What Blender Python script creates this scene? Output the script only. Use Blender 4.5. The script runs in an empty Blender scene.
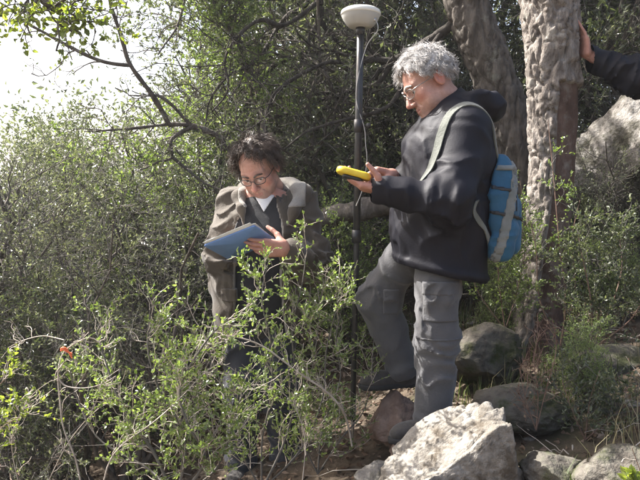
import bpy, math, numpy as np
from mathutils import Vector

# ------------------------------------------------------------------ camera, sky, sun, exposure
sc = bpy.context.scene
CAM = np.array([0.0, 0.0, 1.55]); F = 640.0; PITCH = math.atan(40 / 640.0)
cam = bpy.data.objects.new('camera', bpy.data.cameras.new('camera'))
sc.collection.objects.link(cam); sc.camera = cam
cam.location = CAM; cam.rotation_euler = (math.pi / 2 - PITCH, 0, 0)
cam.data.sensor_width = 36; cam.data.lens = 36 * F / 640; cam.data.clip_start = 0.05; cam.data.clip_end = 600
SUN_EL = math.radians(48); SUN_AZ = math.radians(-67)          # azimuth from +Y towards +X
sun_dir = np.array([math.sin(SUN_AZ) * math.cos(SUN_EL), math.cos(SUN_AZ) * math.cos(SUN_EL), math.sin(SUN_EL)])
world = bpy.data.worlds.new('World'); sc.world = world; world.use_nodes = True
wn = world.node_tree.nodes; wn.clear()
sky = wn.new('ShaderNodeTexSky'); sky.sky_type = 'NISHITA'; sky.sun_disc = False
sky.sun_elevation = SUN_EL; sky.sun_rotation = SUN_AZ; sky.dust_density = 7.0; sky.air_density = 1.0; sky.ozone_density = 1.0
bg = wn.new('ShaderNodeBackground'); bg.inputs[1].default_value = 0.105
wo = wn.new('ShaderNodeOutputWorld')
world.node_tree.links.new(sky.outputs[0], bg.inputs[0]); world.node_tree.links.new(bg.outputs[0], wo.inputs[0])
sl = bpy.data.lights.new('sun', 'SUN'); sl.energy = 5.0; sl.angle = math.radians(0.6); sl.color = (1.0, 0.965, 0.92)
so = bpy.data.objects.new('sun', sl); sc.collection.objects.link(so)
so.rotation_euler = Vector(sun_dir).to_track_quat('Z', 'Y').to_euler()
sc.view_settings.view_transform = 'Standard'; sc.view_settings.look = 'None'
sc.view_settings.exposure = 1.98; sc.view_settings.gamma = 1.0
sc.render.engine = 'CYCLES'; sc.cycles.use_denoising = True
sc.cycles.max_bounces = 5; sc.cycles.diffuse_bounces = 3; sc.cycles.transmission_bounces = 3; sc.cycles.glossy_bounces = 2
sc.cycles.caustics_reflective = False; sc.cycles.caustics_refractive = False; sc.cycles.sample_clamp_indirect = 4

HAZE = 0.0020
rng = np.random.default_rng(7)
A = lambda *a: np.array(a, float)
def nrm(v): v = np.asarray(v, float); return v / (np.linalg.norm(v, axis=-1, keepdims=True) + 1e-9)
def P(px, py, Y):
    """the point at depth Y (metres in front of the camera) seen at photo pixel px, py"""
    a = (px - 320) / F; b = -(py - 240) / F
    d = A(a, math.cos(PITCH) + b * math.sin(PITCH), -math.sin(PITCH) + b * math.cos(PITCH))
    return CAM + d * (Y / d[1])

# ------------------------------------------------------------------ noise
def _hash(i, j, k):
    h = (i * 374761393 + j * 668265263 + k * 2147483647 + 1013904223) & 0xffffffff
    h = ((h ^ (h >> 13)) * 1274126177) & 0xffffffff
    return ((h ^ (h >> 16)) & 0xffff) / 65535.0
def vnoise(p, s=1.0, off=0.0):
    """value noise -1..1 on (...,3)"""
    q = np.asarray(p, float) * s + off
    f = np.floor(q); i = f.astype(np.int64); t = q - f; t = t * t * (3 - 2 * t)
    r = 0
    for a in (0, 1):
        wa = t[..., 0] if a else 1 - t[..., 0]
        for b in (0, 1):
            wb = t[..., 1] if b else 1 - t[..., 1]
            for c in (0, 1):
                wc = t[..., 2] if c else 1 - t[..., 2]
                r = r + wa * wb * wc * _hash(i[..., 0] + a, i[..., 1] + b, i[..., 2] + c)
    return r * 2 - 1
def fbm(p, s=1.0, off=0.0, o=3): return sum(vnoise(p, s * 2 ** k, off + 17.3 * k) * 0.5 ** k for k in range(o))

def ground(x, y):
    x = np.asarray(x, float); y = np.asarray(y, float)
    q = np.stack([x, y, 0 * x], -1)
    return 0.30 + 3.2 * np.tanh(0.33 * x / 3.2) + 0.05 * np.clip(y - 3, -3, 8) + 0.05 * vnoise(q, 1.6) + 0.02 * vnoise(q, 5.0)

# ------------------------------------------------------------------ object helpers
C = sc.collection
def mesh(name, v, faces, mats, mi=None, smooth=True, attr=None):
    """faces: list of (n,3) / (n,4) index arrays; mi: material index per face array or full array"""
    me = bpy.data.meshes.new(name); v = np.ascontiguousarray(v, np.float32)
    faces = [np.asarray(f, np.int32) for f in faces if len(f)]
    tot = np.concatenate([np.full(len(f), f.shape[1], np.int32) for f in faces])
    loops = np.concatenate([f.ravel() for f in faces])
    me.vertices.add(len(v)); me.vertices.foreach_set('co', v.ravel())
    me.loops.add(len(loops)); me.loops.foreach_set('vertex_index', loops)
    me.polygons.add(len(tot))
    st = np.zeros(len(tot), np.int32); st[1:] = np.cumsum(tot)[:-1]
    me.polygons.foreach_set('loop_start', st)
    for m in (mats if isinstance(mats, (list, tuple)) else [mats]): me.materials.append(m)
    if mi is not None: me.polygons.foreach_set('material_index', np.asarray(mi, np.int32))
    me.polygons.foreach_set('use_smooth', np.array(np.broadcast_to(smooth, (len(tot),)), bool))
    me.update(calc_edges=True)
    if attr is not None:
        a = me.attributes.new('rnd', 'FLOAT', 'POINT'); a.data.foreach_set('value', np.asarray(attr, np.float32))
    return me
def link(name, me, parent=None, base=None):
    o = bpy.data.objects.new(name, me); C.objects.link(o)
    if parent is not None: o.parent = parent
    if base is not None: o.location = base
    return o
def tag(o, label, cat=None, group=None, kind=None):
    if label: o['label'] = label
    if cat: o['category'] = cat
    if group: o['group'] = group
    if kind: o['kind'] = kind
    return o
def thing(name, label, cat, loc=(0, 0, 0), group=None):
    o = bpy.data.objects.new(name, None); C.objects.link(o); o.location = loc; o.empty_display_size = 0.1
    return tag(o, label, cat, group)
def part(name, v, faces, mats, parent, mi=None, smooth=True, attr=None):
    """v in world coordinates; the root parent is a translated Empty or mesh"""
    b = np.zeros(3); p = parent
    while p is not None: b += np.array(p.location); p = p.parent
    return link(name, mesh(name, np.asarray(v) - b, faces, mats, mi, smooth, attr), parent)
def copy_tree(o, parent=None):
    c = o.copy(); C.objects.link(c); c.parent = parent
    for ch in [x for x in C.objects if x.parent == o]: copy_tree(ch, c)
    return c

# ------------------------------------------------------------------ materials
def mat(name, col, rough=0.7, var=None, vscale=8.0, bump=0.0, bscale=40.0, spec=0.5, stretch=(1, 1, 1), sheen=0, detail=6, sub=0, metal=0, crease=0, cscale=7.0, col3=None, s3=2.0, t3=(0.5, 0.6)):
    m = bpy.data.materials.new(name); m.use_nodes = True
    nt = m.node_tree; b = nt.nodes['Principled BSDF']; L = nt.links.new
    b.inputs['Base Color'].default_value = (*col, 1); b.inputs['Roughness'].default_value = rough
    b.inputs['Specular IOR Level'].default_value = spec; b.inputs['Metallic'].default_value = metal
    if sheen: b.inputs['Sheen Weight'].default_value = sheen; b.inputs['Sheen Roughness'].default_value = 0.5
    if sub: b.inputs['Subsurface Weight'].default_value = sub; b.inputs['Subsurface Radius'].default_value = (0.01, 0.004, 0.002); b.inputs['Subsurface Scale'].default_value = 1.0
    tc = nt.nodes.new('ShaderNodeTexCoord'); mp = nt.nodes.new('ShaderNodeMapping'); mp.inputs['Scale'].default_value = stretch
    L(tc.outputs['Object'], mp.inputs['Vector'])
    out = None
    if var is not None:
        n = nt.nodes.new('ShaderNodeTexNoise'); n.inputs['Scale'].default_value = vscale; n.inputs['Detail'].default_value = detail; n.inputs['Roughness'].default_value = 0.65
        L(mp.outputs[0], n.inputs['Vector'])
        r = nt.nodes.new('ShaderNodeValToRGB'); r.color_ramp.elements[0].position = 0.35; r.color_ramp.elements[1].position = 0.66
        r.color_ramp.elements[0].color = (*col, 1); r.color_ramp.elements[1].color = (*var, 1)
        L(n.outputs['Fac'], r.inputs['Fac']); out = r.outputs['Color']
        if col3 is not None:
            n3 = nt.nodes.new('ShaderNodeTexNoise'); n3.inputs['Scale'].default_value = s3; n3.inputs['Detail'].default_value = 8; n3.inputs['Roughness'].default_value = 0.7
            L(tc.outputs['Object'], n3.inputs['Vector'])
            r3 = nt.nodes.new('ShaderNodeValToRGB'); r3.color_ramp.elements[0].position, r3.color_ramp.elements[1].position = t3
            L(n3.outputs['Fac'], r3.inputs['Fac'])
            mx = nt.nodes.new('ShaderNodeMix'); mx.data_type = 'RGBA'
            L(r3.outputs['Color'], mx.inputs['Factor']); L(out, mx.inputs['A']); mx.inputs['B'].default_value = (*col3, 1); out = mx.outputs['Result']
        L(out, b.inputs['Base Color'])
    if bump:
        n2 = nt.nodes.new('ShaderNodeTexNoise'); n2.inputs['Scale'].default_value = bscale; n2.inputs['Detail'].default_value = 6; n2.inputs['Roughness'].default_value = 0.6
        L(mp.outputs[0], n2.inputs['Vector'])
        bm = nt.nodes.new('ShaderNodeBump'); bm.inputs['Strength'].default_value = bump; bm.inputs['Distance'].default_value = 0.02
        L(n2.outputs['Fac'], bm.inputs['Height']); L(bm.outputs[0], b.inputs['Normal'])
        if crease:                                        # sharp cloth creases
            rn = nt.nodes.new('ShaderNodeTexNoise'); rn.noise_type = 'RIDGED_MULTIFRACTAL'; rn.inputs['Scale'].default_value = cscale; rn.inputs['Detail'].default_value = 2.0; rn.inputs['Distortion'].default_value = 0.6
            L(mp.outputs[0], rn.inputs['Vector']); bc = nt.nodes.new('ShaderNodeBump'); bc.inputs['Strength'].default_value = crease; bc.inputs['Distance'].default_value = 0.012
            L(rn.outputs['Fac'], bc.inputs['Height']); L(bc.outputs[0], bm.inputs['Normal'])
    return m
def leafmat(name, c0, c1, c2, trans=0.35, tcol=None, rough=0.31, spec=0.55):
    m = bpy.data.materials.new(name); m.use_nodes = True
    nt = m.node_tree; b = nt.nodes['Principled BSDF']; L = nt.links.new
    a = nt.nodes.new('ShaderNodeAttribute'); a.attribute_name = 'rnd'
    r = nt.nodes.new('ShaderNodeValToRGB'); e = r.color_ramp.elements
    e[0].color = (*c0, 1); e[1].color = (*c2, 1); k = e.new(0.55); k.color = (*c1, 1)
    L(a.outputs['Fac'], r.inputs['Fac']); L(r.outputs['Color'], b.inputs['Base Color'])
    b.inputs['Roughness'].default_value = rough; b.inputs['Specular IOR Level'].default_value = spec
    t = nt.nodes.new('ShaderNodeBsdfTranslucent')
    g = nt.nodes.new('ShaderNodeMix'); g.data_type = 'RGBA'; g.blend_type = 'MULTIPLY'; g.inputs['Factor'].default_value = 1
    L(r.outputs['Color'], g.inputs['A']); g.inputs['B'].default_value = (*(tcol or (1.6, 1.7, 0.7)), 1); L(g.outputs['Result'], t.inputs['Color'])
    mx = nt.nodes.new('ShaderNodeMixShader'); mx.inputs[0].default_value = trans
    L(b.outputs[0], mx.inputs[1]); L(t.outputs[0], mx.inputs[2])
    L(mx.outputs[0], nt.nodes['Material Output'].inputs['Surface'])
    return m
M = {}
M['soil'] = mat('soil', (0.055, 0.042, 0.030), 0.95, (0.13, 0.10, 0.072), 9, 0.9, 30, 0.2, col3=(0.05, 0.055, 0.025), s3=1.3, t3=(0.52, 0.68))
M['bark'] = mat('bark', (0.055, 0.046, 0.038), 0.9, (0.16, 0.14, 0.12), 18, 0.8, 45, 0.2, (1, 1, 0.35), crease=.8, cscale=16, col3=(0.20, 0.20, 0.17), s3=7, t3=(0.58, 0.7))
M['bark_silhouette'] = mat('silhouette_bark', (0.028, 0.024, 0.020), 0.9, (0.075, 0.066, 0.056), 18, 0.8, 45, 0.2, (1, 1, 0.35), crease=.8, cscale=16)  # bark colour darkened so the limbs read as backlit silhouettes
M['cork'] = mat('cork', (0.13, 0.11, 0.095), 0.95, (0.34, 0.305, 0.27), 30, 1.0, 75, 0.15, (1, 1, 0.4), crease=1., cscale=20, col3=(0.36, 0.35, 0.31), s3=9, t3=(0.56, 0.7))
M['stripped'] = mat('stripped_bark', (0.075, 0.048, 0.038), 0.9, (0.15, 0.10, 0.08), 16, 1.0, 45, 0.2, (1, 1, 0.35), col3=(0.20, 0.175, 0.15), s3=7, t3=(0.5, 0.66))
M['twig'] = mat('twig', (0.07, 0.064, 0.055), 0.85, (0.18, 0.167, 0.148), 6, 0, 40, 0.25)
M['pale_twig'] = mat('pale_twig', (0.26, 0.22, 0.18), 0.8, (0.46, 0.41, 0.35), 9, 0, 40, 0.3)
M['red_twig'] = mat('red_twig', (0.12, 0.07, 0.05), 0.8, (0.24, 0.16, 0.12), 9, 0, 40, 0.3)
M['rock'] = mat('rock', (0.15, 0.135, 0.12), 0.92, (0.36, 0.34, 0.31), 11, 1.0, 34, 0.25, crease=.8, cscale=5, col3=(0.06, 0.055, 0.04), s3=6, t3=(0.46, 0.6))
M['rock_pale'] = mat('pale_rock', (0.13, 0.115, 0.095), 0.92, (0.33, 0.31, 0.275), 11, 1.0, 40, 0.25, crease=.5, cscale=7, col3=(0.08, 0.066, 0.05), s3=5, t3=(0.46, 0.58))
M['rock_red'] = mat('red_rock', (0.14, 0.095, 0.075), 0.92, (0.27, 0.20, 0.165), 9, 0.9, 30, 0.25, col3=(0.07, 0.065, 0.05), s3=6, t3=(0.55, 0.7))
M['rock_moss_shade'] = mat('shaded_mossy_rock', (0.065, 0.057, 0.047), 0.95, (0.19, 0.175, 0.15), 12, 1.0, 34, 0.2, crease=.8, cscale=5, col3=(0.05, 0.055, 0.025), s3=6, t3=(0.46, 0.6))  # moss tint, plus a base colour darkened to stand for dappled shade
M['leaf'] = leafmat('evergreen_leaf', (0.042, 0.056, 0.030), (0.095, 0.113, 0.064), (0.185, 0.20, 0.125), 0.38, (1.4, 1.5, 0.8))
M['leaf_grey'] = leafmat('grey_leaf', (0.065, 0.078, 0.05), (0.135, 0.15, 0.10), (0.235, 0.25, 0.18), 0.38, (1.3, 1.35, 0.8))
M['leaf_fresh'] = leafmat('fresh_leaf', (0.085, 0.12, 0.04), (0.165, 0.215, 0.075), (0.28, 0.34, 0.15), 0.4, (1.4, 1.55, 0.65))
M['leaf_bright'] = leafmat('bright_leaf', (0.09, 0.12, 0.03), (0.16, 0.20, 0.06), (0.25, 0.28, 0.10), 0.5, (1.6, 1.7, 0.5))
M['litter'] = leafmat('dead_leaf', (0.06, 0.038, 0.024), (0.14, 0.09, 0.06), (0.26, 0.20, 0.15), 0.1, (1, 1, 1), 0.75, 0.2)
M['straw'] = leafmat('dry_grass_blade', (0.13, 0.13, 0.06), (0.22, 0.19, 0.10), (0.34, 0.29, 0.18), 0.25, (1, 1, 0.8), 0.6, 0.3)
M['grass'] = leafmat('grass_blade', (0.05, 0.07, 0.025), (0.10, 0.12, 0.05), (0.18, 0.18, 0.09), 0.3, (1.3, 1.5, 0.7), 0.5, 0.3)

# ------------------------------------------------------------------ ground
def graded(lo, hi, n0, c, w):
    """coordinates dense near c, coarse far away"""
    u = np.linspace(-1, 1, n0); return c + w * np.sinh(u * math.asinh(max(hi - c, c - lo) / w))
gx = graded(-260, 260, 190, 0.3, 2.5); gy = graded(-250, 260, 190, 3.0, 2.5)
GX, GY = np.meshgrid(gx, gy, indexing='ij')
gv = np.stack([GX, GY, ground(GX, GY)], -1).reshape(-1, 3)
ii = np.arange((len(gx) - 1) * len(gy)).reshape(len(gx) - 1, len(gy))[:, :-1].ravel(); n = len(gy)
g = link('ground', mesh('ground', gv, [np.stack([ii, ii + n, ii + n + 1, ii + 1], 1)], M['soil'])); g['kind'] = 'structure'

# ------------------------------------------------------------------ tubes, leaves, branching
def tubes(pts, rad, k=5, rough=0.0, seed=0):
    """pts (N,S,3), rad (N,S) -> verts, quads (+tip closed by tiny radius)"""
    pts = np.asarray(pts, float); rad = np.asarray(rad, float)
    N, S = pts.shape[:2]
    t = np.empty_like(pts); t[:, 1:-1] = pts[:, 2:] - pts[:, :-2]; t[:, 0] = pts[:, 1] - pts[:, 0]; t[:, -1] = pts[:, -1] - pts[:, -2]
    t = nrm(t); mt = nrm(t.mean(1)); ref = np.where(np.abs(mt[:, 2:3]) < 0.8, A(0, 0, 1)[None], A(1, 0, 0)[None])[:, None, :]
    a = nrm(np.cross(t, ref)); b = np.cross(t, a)
    ang = np.arange(k) * 2 * math.pi / k
    v = pts[:, :, None] + rad[:, :, None, None] * (a[:, :, None] * np.cos(ang)[None, None, :, None] + b[:, :, None] * np.sin(ang)[None, None, :, None])
    if rough:
        nn = fbm(v, 14.0, seed * 3.1, 3); rr = nrm(v - pts[:, :, None]); v = v + rr * (nn * rough * rad[:, :, None])[..., None]
    base = (np.arange(N) * S * k)[:, None, None] + (np.arange(S - 1) * k)[None, :, None]
    j = np.arange(k)[None, None]; j2 = (np.arange(k) + 1)[None, None] % k
    q = np.stack([base + j, base + j2, base + k + j2, base + k + j], -1).reshape(-1, 4)
    return v.reshape(-1, 3), q
def leaves(pos, d, ln, wd, r, fold=0.25, curl=0.15, oval=False):
    """kite leaves: base, left, tip, right; two triangles, folded on the midrib"""
    N = len(pos); d = nrm(d); side = nrm(np.cross(d, r.normal(size=(N, 3)))); up = np.cross(side, d)
    ln = np.broadcast_to(ln, (N,))[:, None]; wd = np.broadcast_to(wd, (N,))[:, None]
    mid = pos + d * ln * 0.45 + up * wd * fold
    if oval:
        c1 = pos + d * ln * .28 + up * wd * fold * .8; c2 = pos + d * ln * .68 + up * (wd * fold * .7 - ln * curl * .4); tp = pos + d * ln - up * ln * curl
        v = np.stack([pos, c1 + side * wd * .46, c2 + side * wd * .38, tp, c2 - side * wd * .38, c1 - side * wd * .46, pos + d * ln * .5], 1).reshape(-1, 3); i = np.arange(N)[:, None] * 7
        f = np.concatenate([i + np.array(t) for t in ((0, 6, 1), (1, 6, 2), (2, 6, 3), (3, 6, 4), (4, 6, 5), (5, 6, 0))])
        return v, f, np.repeat(r.random(N), 7)
    v = np.stack([pos, mid + side * wd * 0.5, pos + d * ln - up * ln * curl, mid - side * wd * 0.5], 1).reshape(-1, 3)
    i = np.arange(N)[:, None] * 4
    f = np.concatenate([i + A(0, 2, 1).astype(int), i + A(0, 3, 2).astype(int)])
    return v, f, np.repeat(r.random(N), 4)
def spawn(par, prad, count, lo, hi, S, r, ang=0.9, wig=0.25, up=0.1, t0=0.25, t1=1.0, rs=0.55, rend=0.25):
    """children branches on parent polylines"""
    N, PS = par.shape[:2]; seg = np.linalg.norm(np.diff(par, axis=1), axis=2).sum(1)
    pi = r.choice(N, count, p=seg / seg.sum()); t = t0 + (t1 - t0) * r.random(count)
    u = t * (PS - 1); i = np.minimum(u.astype(int), PS - 2); f = (u - i)[:, None]
    p0 = par[pi, i] * (1 - f) + par[pi, i + 1] * f; tan = nrm(par[pi, i + 1] - par[pi, i])
    r0 = (prad[pi, i] * (1 - f[:, 0]) + prad[pi, i + 1] * f[:, 0]) * rs
    d = nrm(tan * math.cos(ang) + nrm(np.cross(tan, r.normal(size=(count, 3)))) * math.sin(ang) + A(0, 0, up))
    L = lo + (hi - lo) * r.random(count) * (1.15 - 0.5 * t)
    pts = [p0]; step = (L / (S - 1))[:, None]
    for s in range(S - 1):
        d = nrm(d + wig * r.normal(size=(count, 3)) + A(0, 0, up * 0.4)); pts.append(pts[-1] + d * step)
    rad = r0[:, None] * np.linspace(1, rend, S)[None]
    return np.stack(pts, 1), rad
def on(par, count, r, t0=0.1, t1=1.0):
    N, S = par.shape[:2]; pi = r.integers(0, N, count); u = (t0 + (t1 - t0) * r.random(count)) * (S - 1)
    i = np.minimum(u.astype(int), S - 2); f = (u - i)[:, None]
    return par[pi, i] * (1 - f) + par[pi, i + 1] * f, nrm(par[pi, i + 1] - par[pi, i])
def join(*vf):
    V = []; Q = []; o = 0
    for v, q in vf: V.append(v); Q.append(np.asarray(q) + o); o += len(v)
    return np.concatenate(V), Q
def smooth_line(pts, n):
    pts = np.asarray(pts, float); m = len(pts); u = np.linspace(0, m - 1, n); i = np.minimum(u.astype(int), m - 2); t = (u - i)[:, None]
    g = lambda j: pts[np.clip(j, 0, m - 1)]
    p0, p1, p2, p3 = g(i - 1), g(i), g(i + 1), g(i + 2)
    return 0.5 * (2 * p1 + (p2 - p0) * t + (2 * p0 - 5 * p1 + 4 * p2 - p3) * t * t + (3 * p1 - p0 - 3 * p2 + p3) * t ** 3)
def limb(pix, r0, r1, n=None, k=9):
    """pix: list of (px,py,Y) -> smooth polyline + radii, shaped (1,n,3), (1,n)"""
    p = np.array([P(*q) for q in pix]); n = n or max(8, len(pix) * 6); s = smooth_line(p, n)
    s = s + 0.3 * r0 * np.stack([vnoise(s, 9, 3.), vnoise(s, 9, 31.), vnoise(s, 9, 57.)], -1)
    return s[None], np.linspace(r0, r1, n)[None] * (1 + 0.15 * vnoise(s, 11, 5.)[None])
def crown(name, tw, tr, nleaf, ll, lw, r, mats, parent, spread=0.8, k=3, t0=0.15, gravity=0.0, extra=None, oval=False):
    """fine twigs and leaves of one plant as one part"""
    vf = [tubes(tw, tr, k)]
    if extra is not None: vf += extra
    tv, tq = join(*vf)
    p, t = on(tw, nleaf, r, t0)
    d = t + spread * r.normal(size=t.shape) + A(0, 0, gravity)
    lv, lf, at = leaves(p, d, ll * r.uniform(0.55, 1.25, nleaf), lw * r.uniform(0.6, 1.2, nleaf), r, oval=oval)
    mi = np.concatenate([np.zeros(sum(len(x) for x in tq)), np.ones(len(lf))])
    o = part(name, np.concatenate([tv, lv]), tq + [lf + len(tv)], mats, parent, mi, mi < 0.5, np.concatenate([np.zeros(len(tv)), at])); o['kind'] = 'stuff'; return o

def shrub(seed, H, R, nst, n1, n2, n3, nleaf, ll, lw, leaf='leaf', twig='twig', name='evergreen_shrub', low=0.2, lean=0.35, upb=0.12, dead=0.0):
    """a prototype shrub at the origin: stems (part trunk), twigs and leaves (part crown)"""
    r = np.random.default_rng(seed); root = thing(name, 'x', 'shrub')
    a = r.random(nst) * 6.283; d = np.stack([np.cos(a) * lean, np.sin(a) * lean, np.ones(nst)], 1) * r.uniform(0.6, 1.1, (nst, 1))
    p = np.stack([np.cos(a), np.sin(a), 0 * a], 1) * 0.06 - A(0, 0, 0.08); pts = [p]; S = 9
    for s in range(S - 1):
        w = d + 0.3 * r.normal(size=d.shape) * A(1, 1, 0.3); pts.append(pts[-1] + w * H / (S - 1) / 1.1)
    st = np.stack(pts, 1); sr = np.linspace(0.026, 0.007, S)[None] * r.uniform(0.6, 1.2, (nst, 1)) * H / 2.2
    b1, r1 = spawn(st, sr, n1, 0.25 * R, 0.75 * R, 7, r, 0.95, 0.28, upb, low, rs=0.6)
    b2, r2 = spawn(b1, r1, n2, 0.18 * R, 0.5 * R, 5, r, 0.85, 0.3, upb, 0.15, rs=0.6)
    b3, r3 = spawn(b2, np.maximum(r2, 0.0016), n3, 0.08, 0.24, 4, r, 0.8, 0.3, upb, 0.1, rs=0.8)
    r3 = np.clip(r3, 0.0009, 0.003)
    tr = tubes(st, sr, 7, 0.15); v, q = join(tr, tubes(b1, np.maximum(r1, 0.002), 5))
    part('trunk', v, q, M['bark'], root)
    live = b3[r.random(len(b3)) > dead] if dead else b3
    r2 = np.maximum(r2, 0.0014)
    ex = [tubes(b2, r2, 3)]
    if dead: ex.append(tubes(b3, r3, 3))
    crown('crown', live, np.full(live.shape[:2], 0.0012) if dead else r3, nleaf, ll, lw, r, [M[twig], M[leaf]], root, 0.8, extra=ex)
    return root

M['orange_tape'] = mat('orange_tape', (.75, .16, .05), .5)

# ------------------------------------------------------------------ rocks
def ico(n):
    import bmesh
    bm = bmesh.new(); bmesh.ops.create_icosphere(bm, subdivisions=n, radius=1.0)
    v = np.array([x.co[:] for x in bm.verts]); f = np.array([[y.index for y in x.verts] for x in bm.faces]); bm.free(); return v, f
ICO = {n: ico(n) for n in (3, 4, 5, 6)}
def rock(name, label, c, r, m, seed, n=5, rotz=0., tilt=0., cracks=.05, planes=16, cat='rock', group=None, cuts=(), fine=1.):
    v, f = ICO[n]; v = v.copy(); rr = np.random.default_rng(seed)
    for _ in range(planes):                                   # chop flat facets
        d = nrm(rr.normal(size=3)); h = rr.uniform(.66, .92); e = v @ d; v = v - np.maximum(e - h, 0)[:, None] * d
    for d, h in cuts:
        d = nrm(d); e = v @ d; v = v - np.maximum(e - h, 0)[:, None] * d
    nn = nrm(v); v = v + nn * (.10 * vnoise(v, 1.6, seed * 7.) + .05 * vnoise(v, 3.7, seed * 3.) + .016 * (1 - 2 * np.abs(vnoise(v, 8., seed))) - cracks * np.maximum(0, 1 - np.abs(vnoise(v, 2.6, seed * 5.)) * 9) + fine * (.026 * vnoise(v, 15., 4.) + .016 * vnoise(v, 34., 9.)) - fine * .03 * np.exp(-(vnoise(v, 11., seed + 3.) / .12) ** 2))[:, None]
    v = v * np.asarray(r, float)
    ca, sa = math.cos(tilt), math.sin(tilt); v = np.stack([v[:, 0] * ca - v[:, 2] * sa, v[:, 1], v[:, 0] * sa + v[:, 2] * ca], 1)
    ca, sa = math.cos(rotz), math.sin(rotz); v = np.stack([v[:, 0] * ca - v[:, 1] * sa, v[:, 0] * sa + v[:, 1] * ca, v[:, 2]], 1)
    o = link(name, mesh(name, v, [f], M[m]), None, c); return tag(o, label, cat, group)
rock('boulder', 'big pale sunlit limestone boulder in front of the grey-haired man', P(452, 497, 2.26), (.36, .21, .42), 'rock_pale', 4, 6, .0, .0, planes=6, fine=.55, cuts=[((-.48, -.1, .875), .45), ((.1, -.1, 1), .76), ((.95, -.1, .25), .70), ((.1, -1, .35), .6)])
rock('rock', 'reddish brown rounded rock under the raised boot of the grey-haired man', P(396, 424, 2.84), (.135, .14, .165), 'rock_red', 11, 5)
rock('rock', 'low grey rock stepping up under the straight leg of the grey-haired man', P(436, 462, 2.64), (.20, .17, .13), 'rock_red', 12, 5)
rock('boulder', 'large grey lichen boulder at the right edge behind the leaning arm', P(636, 168, 4.35), (.56, .50, .64), 'rock', 21, 5, .3, -.35, .14, 26)
rock('boulder', 'dark mossy boulder behind the grey-haired man\'s knee', P(484, 358, 3.25), (.25, .20, .17), 'rock_moss_shade', 23, 5, .2)
rock('rock', 'flat shaded grey rock beside the pale boulder\'s right top', P(520, 408, 2.75), (.22, .2, .10), 'rock_moss_shade', 25, 5, .5)
rock('boulder', 'grey fissured rock in the bottom right corner', P(622, 486, 2.10), (.15, .16, .14), 'rock_moss_shade', 27, 5, .9)
rock('rock', 'dark ochre rock low between the pale boulder and the corner rock', P(556, 478, 2.22), (.13, .14, .10), 'rock_moss_shade', 29, 5)
rock('rock', 'pale flat stone on the slope at the right edge above the dry grass', P(628, 262, 4.6), (.40, .3, .10), 'rock', 31, 4)
rock('rock', 'long grey stone half buried right of the cork oak base', P(606, 362, 3.1), (.25, .16, .09), 'rock_moss_shade', 33, 4)
rock('rock', 'small broken stone at the foot of the pale boulder on its left', P(378, 476, 2.5), (.10, .09, .06), 'rock', 35, 4)

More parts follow.
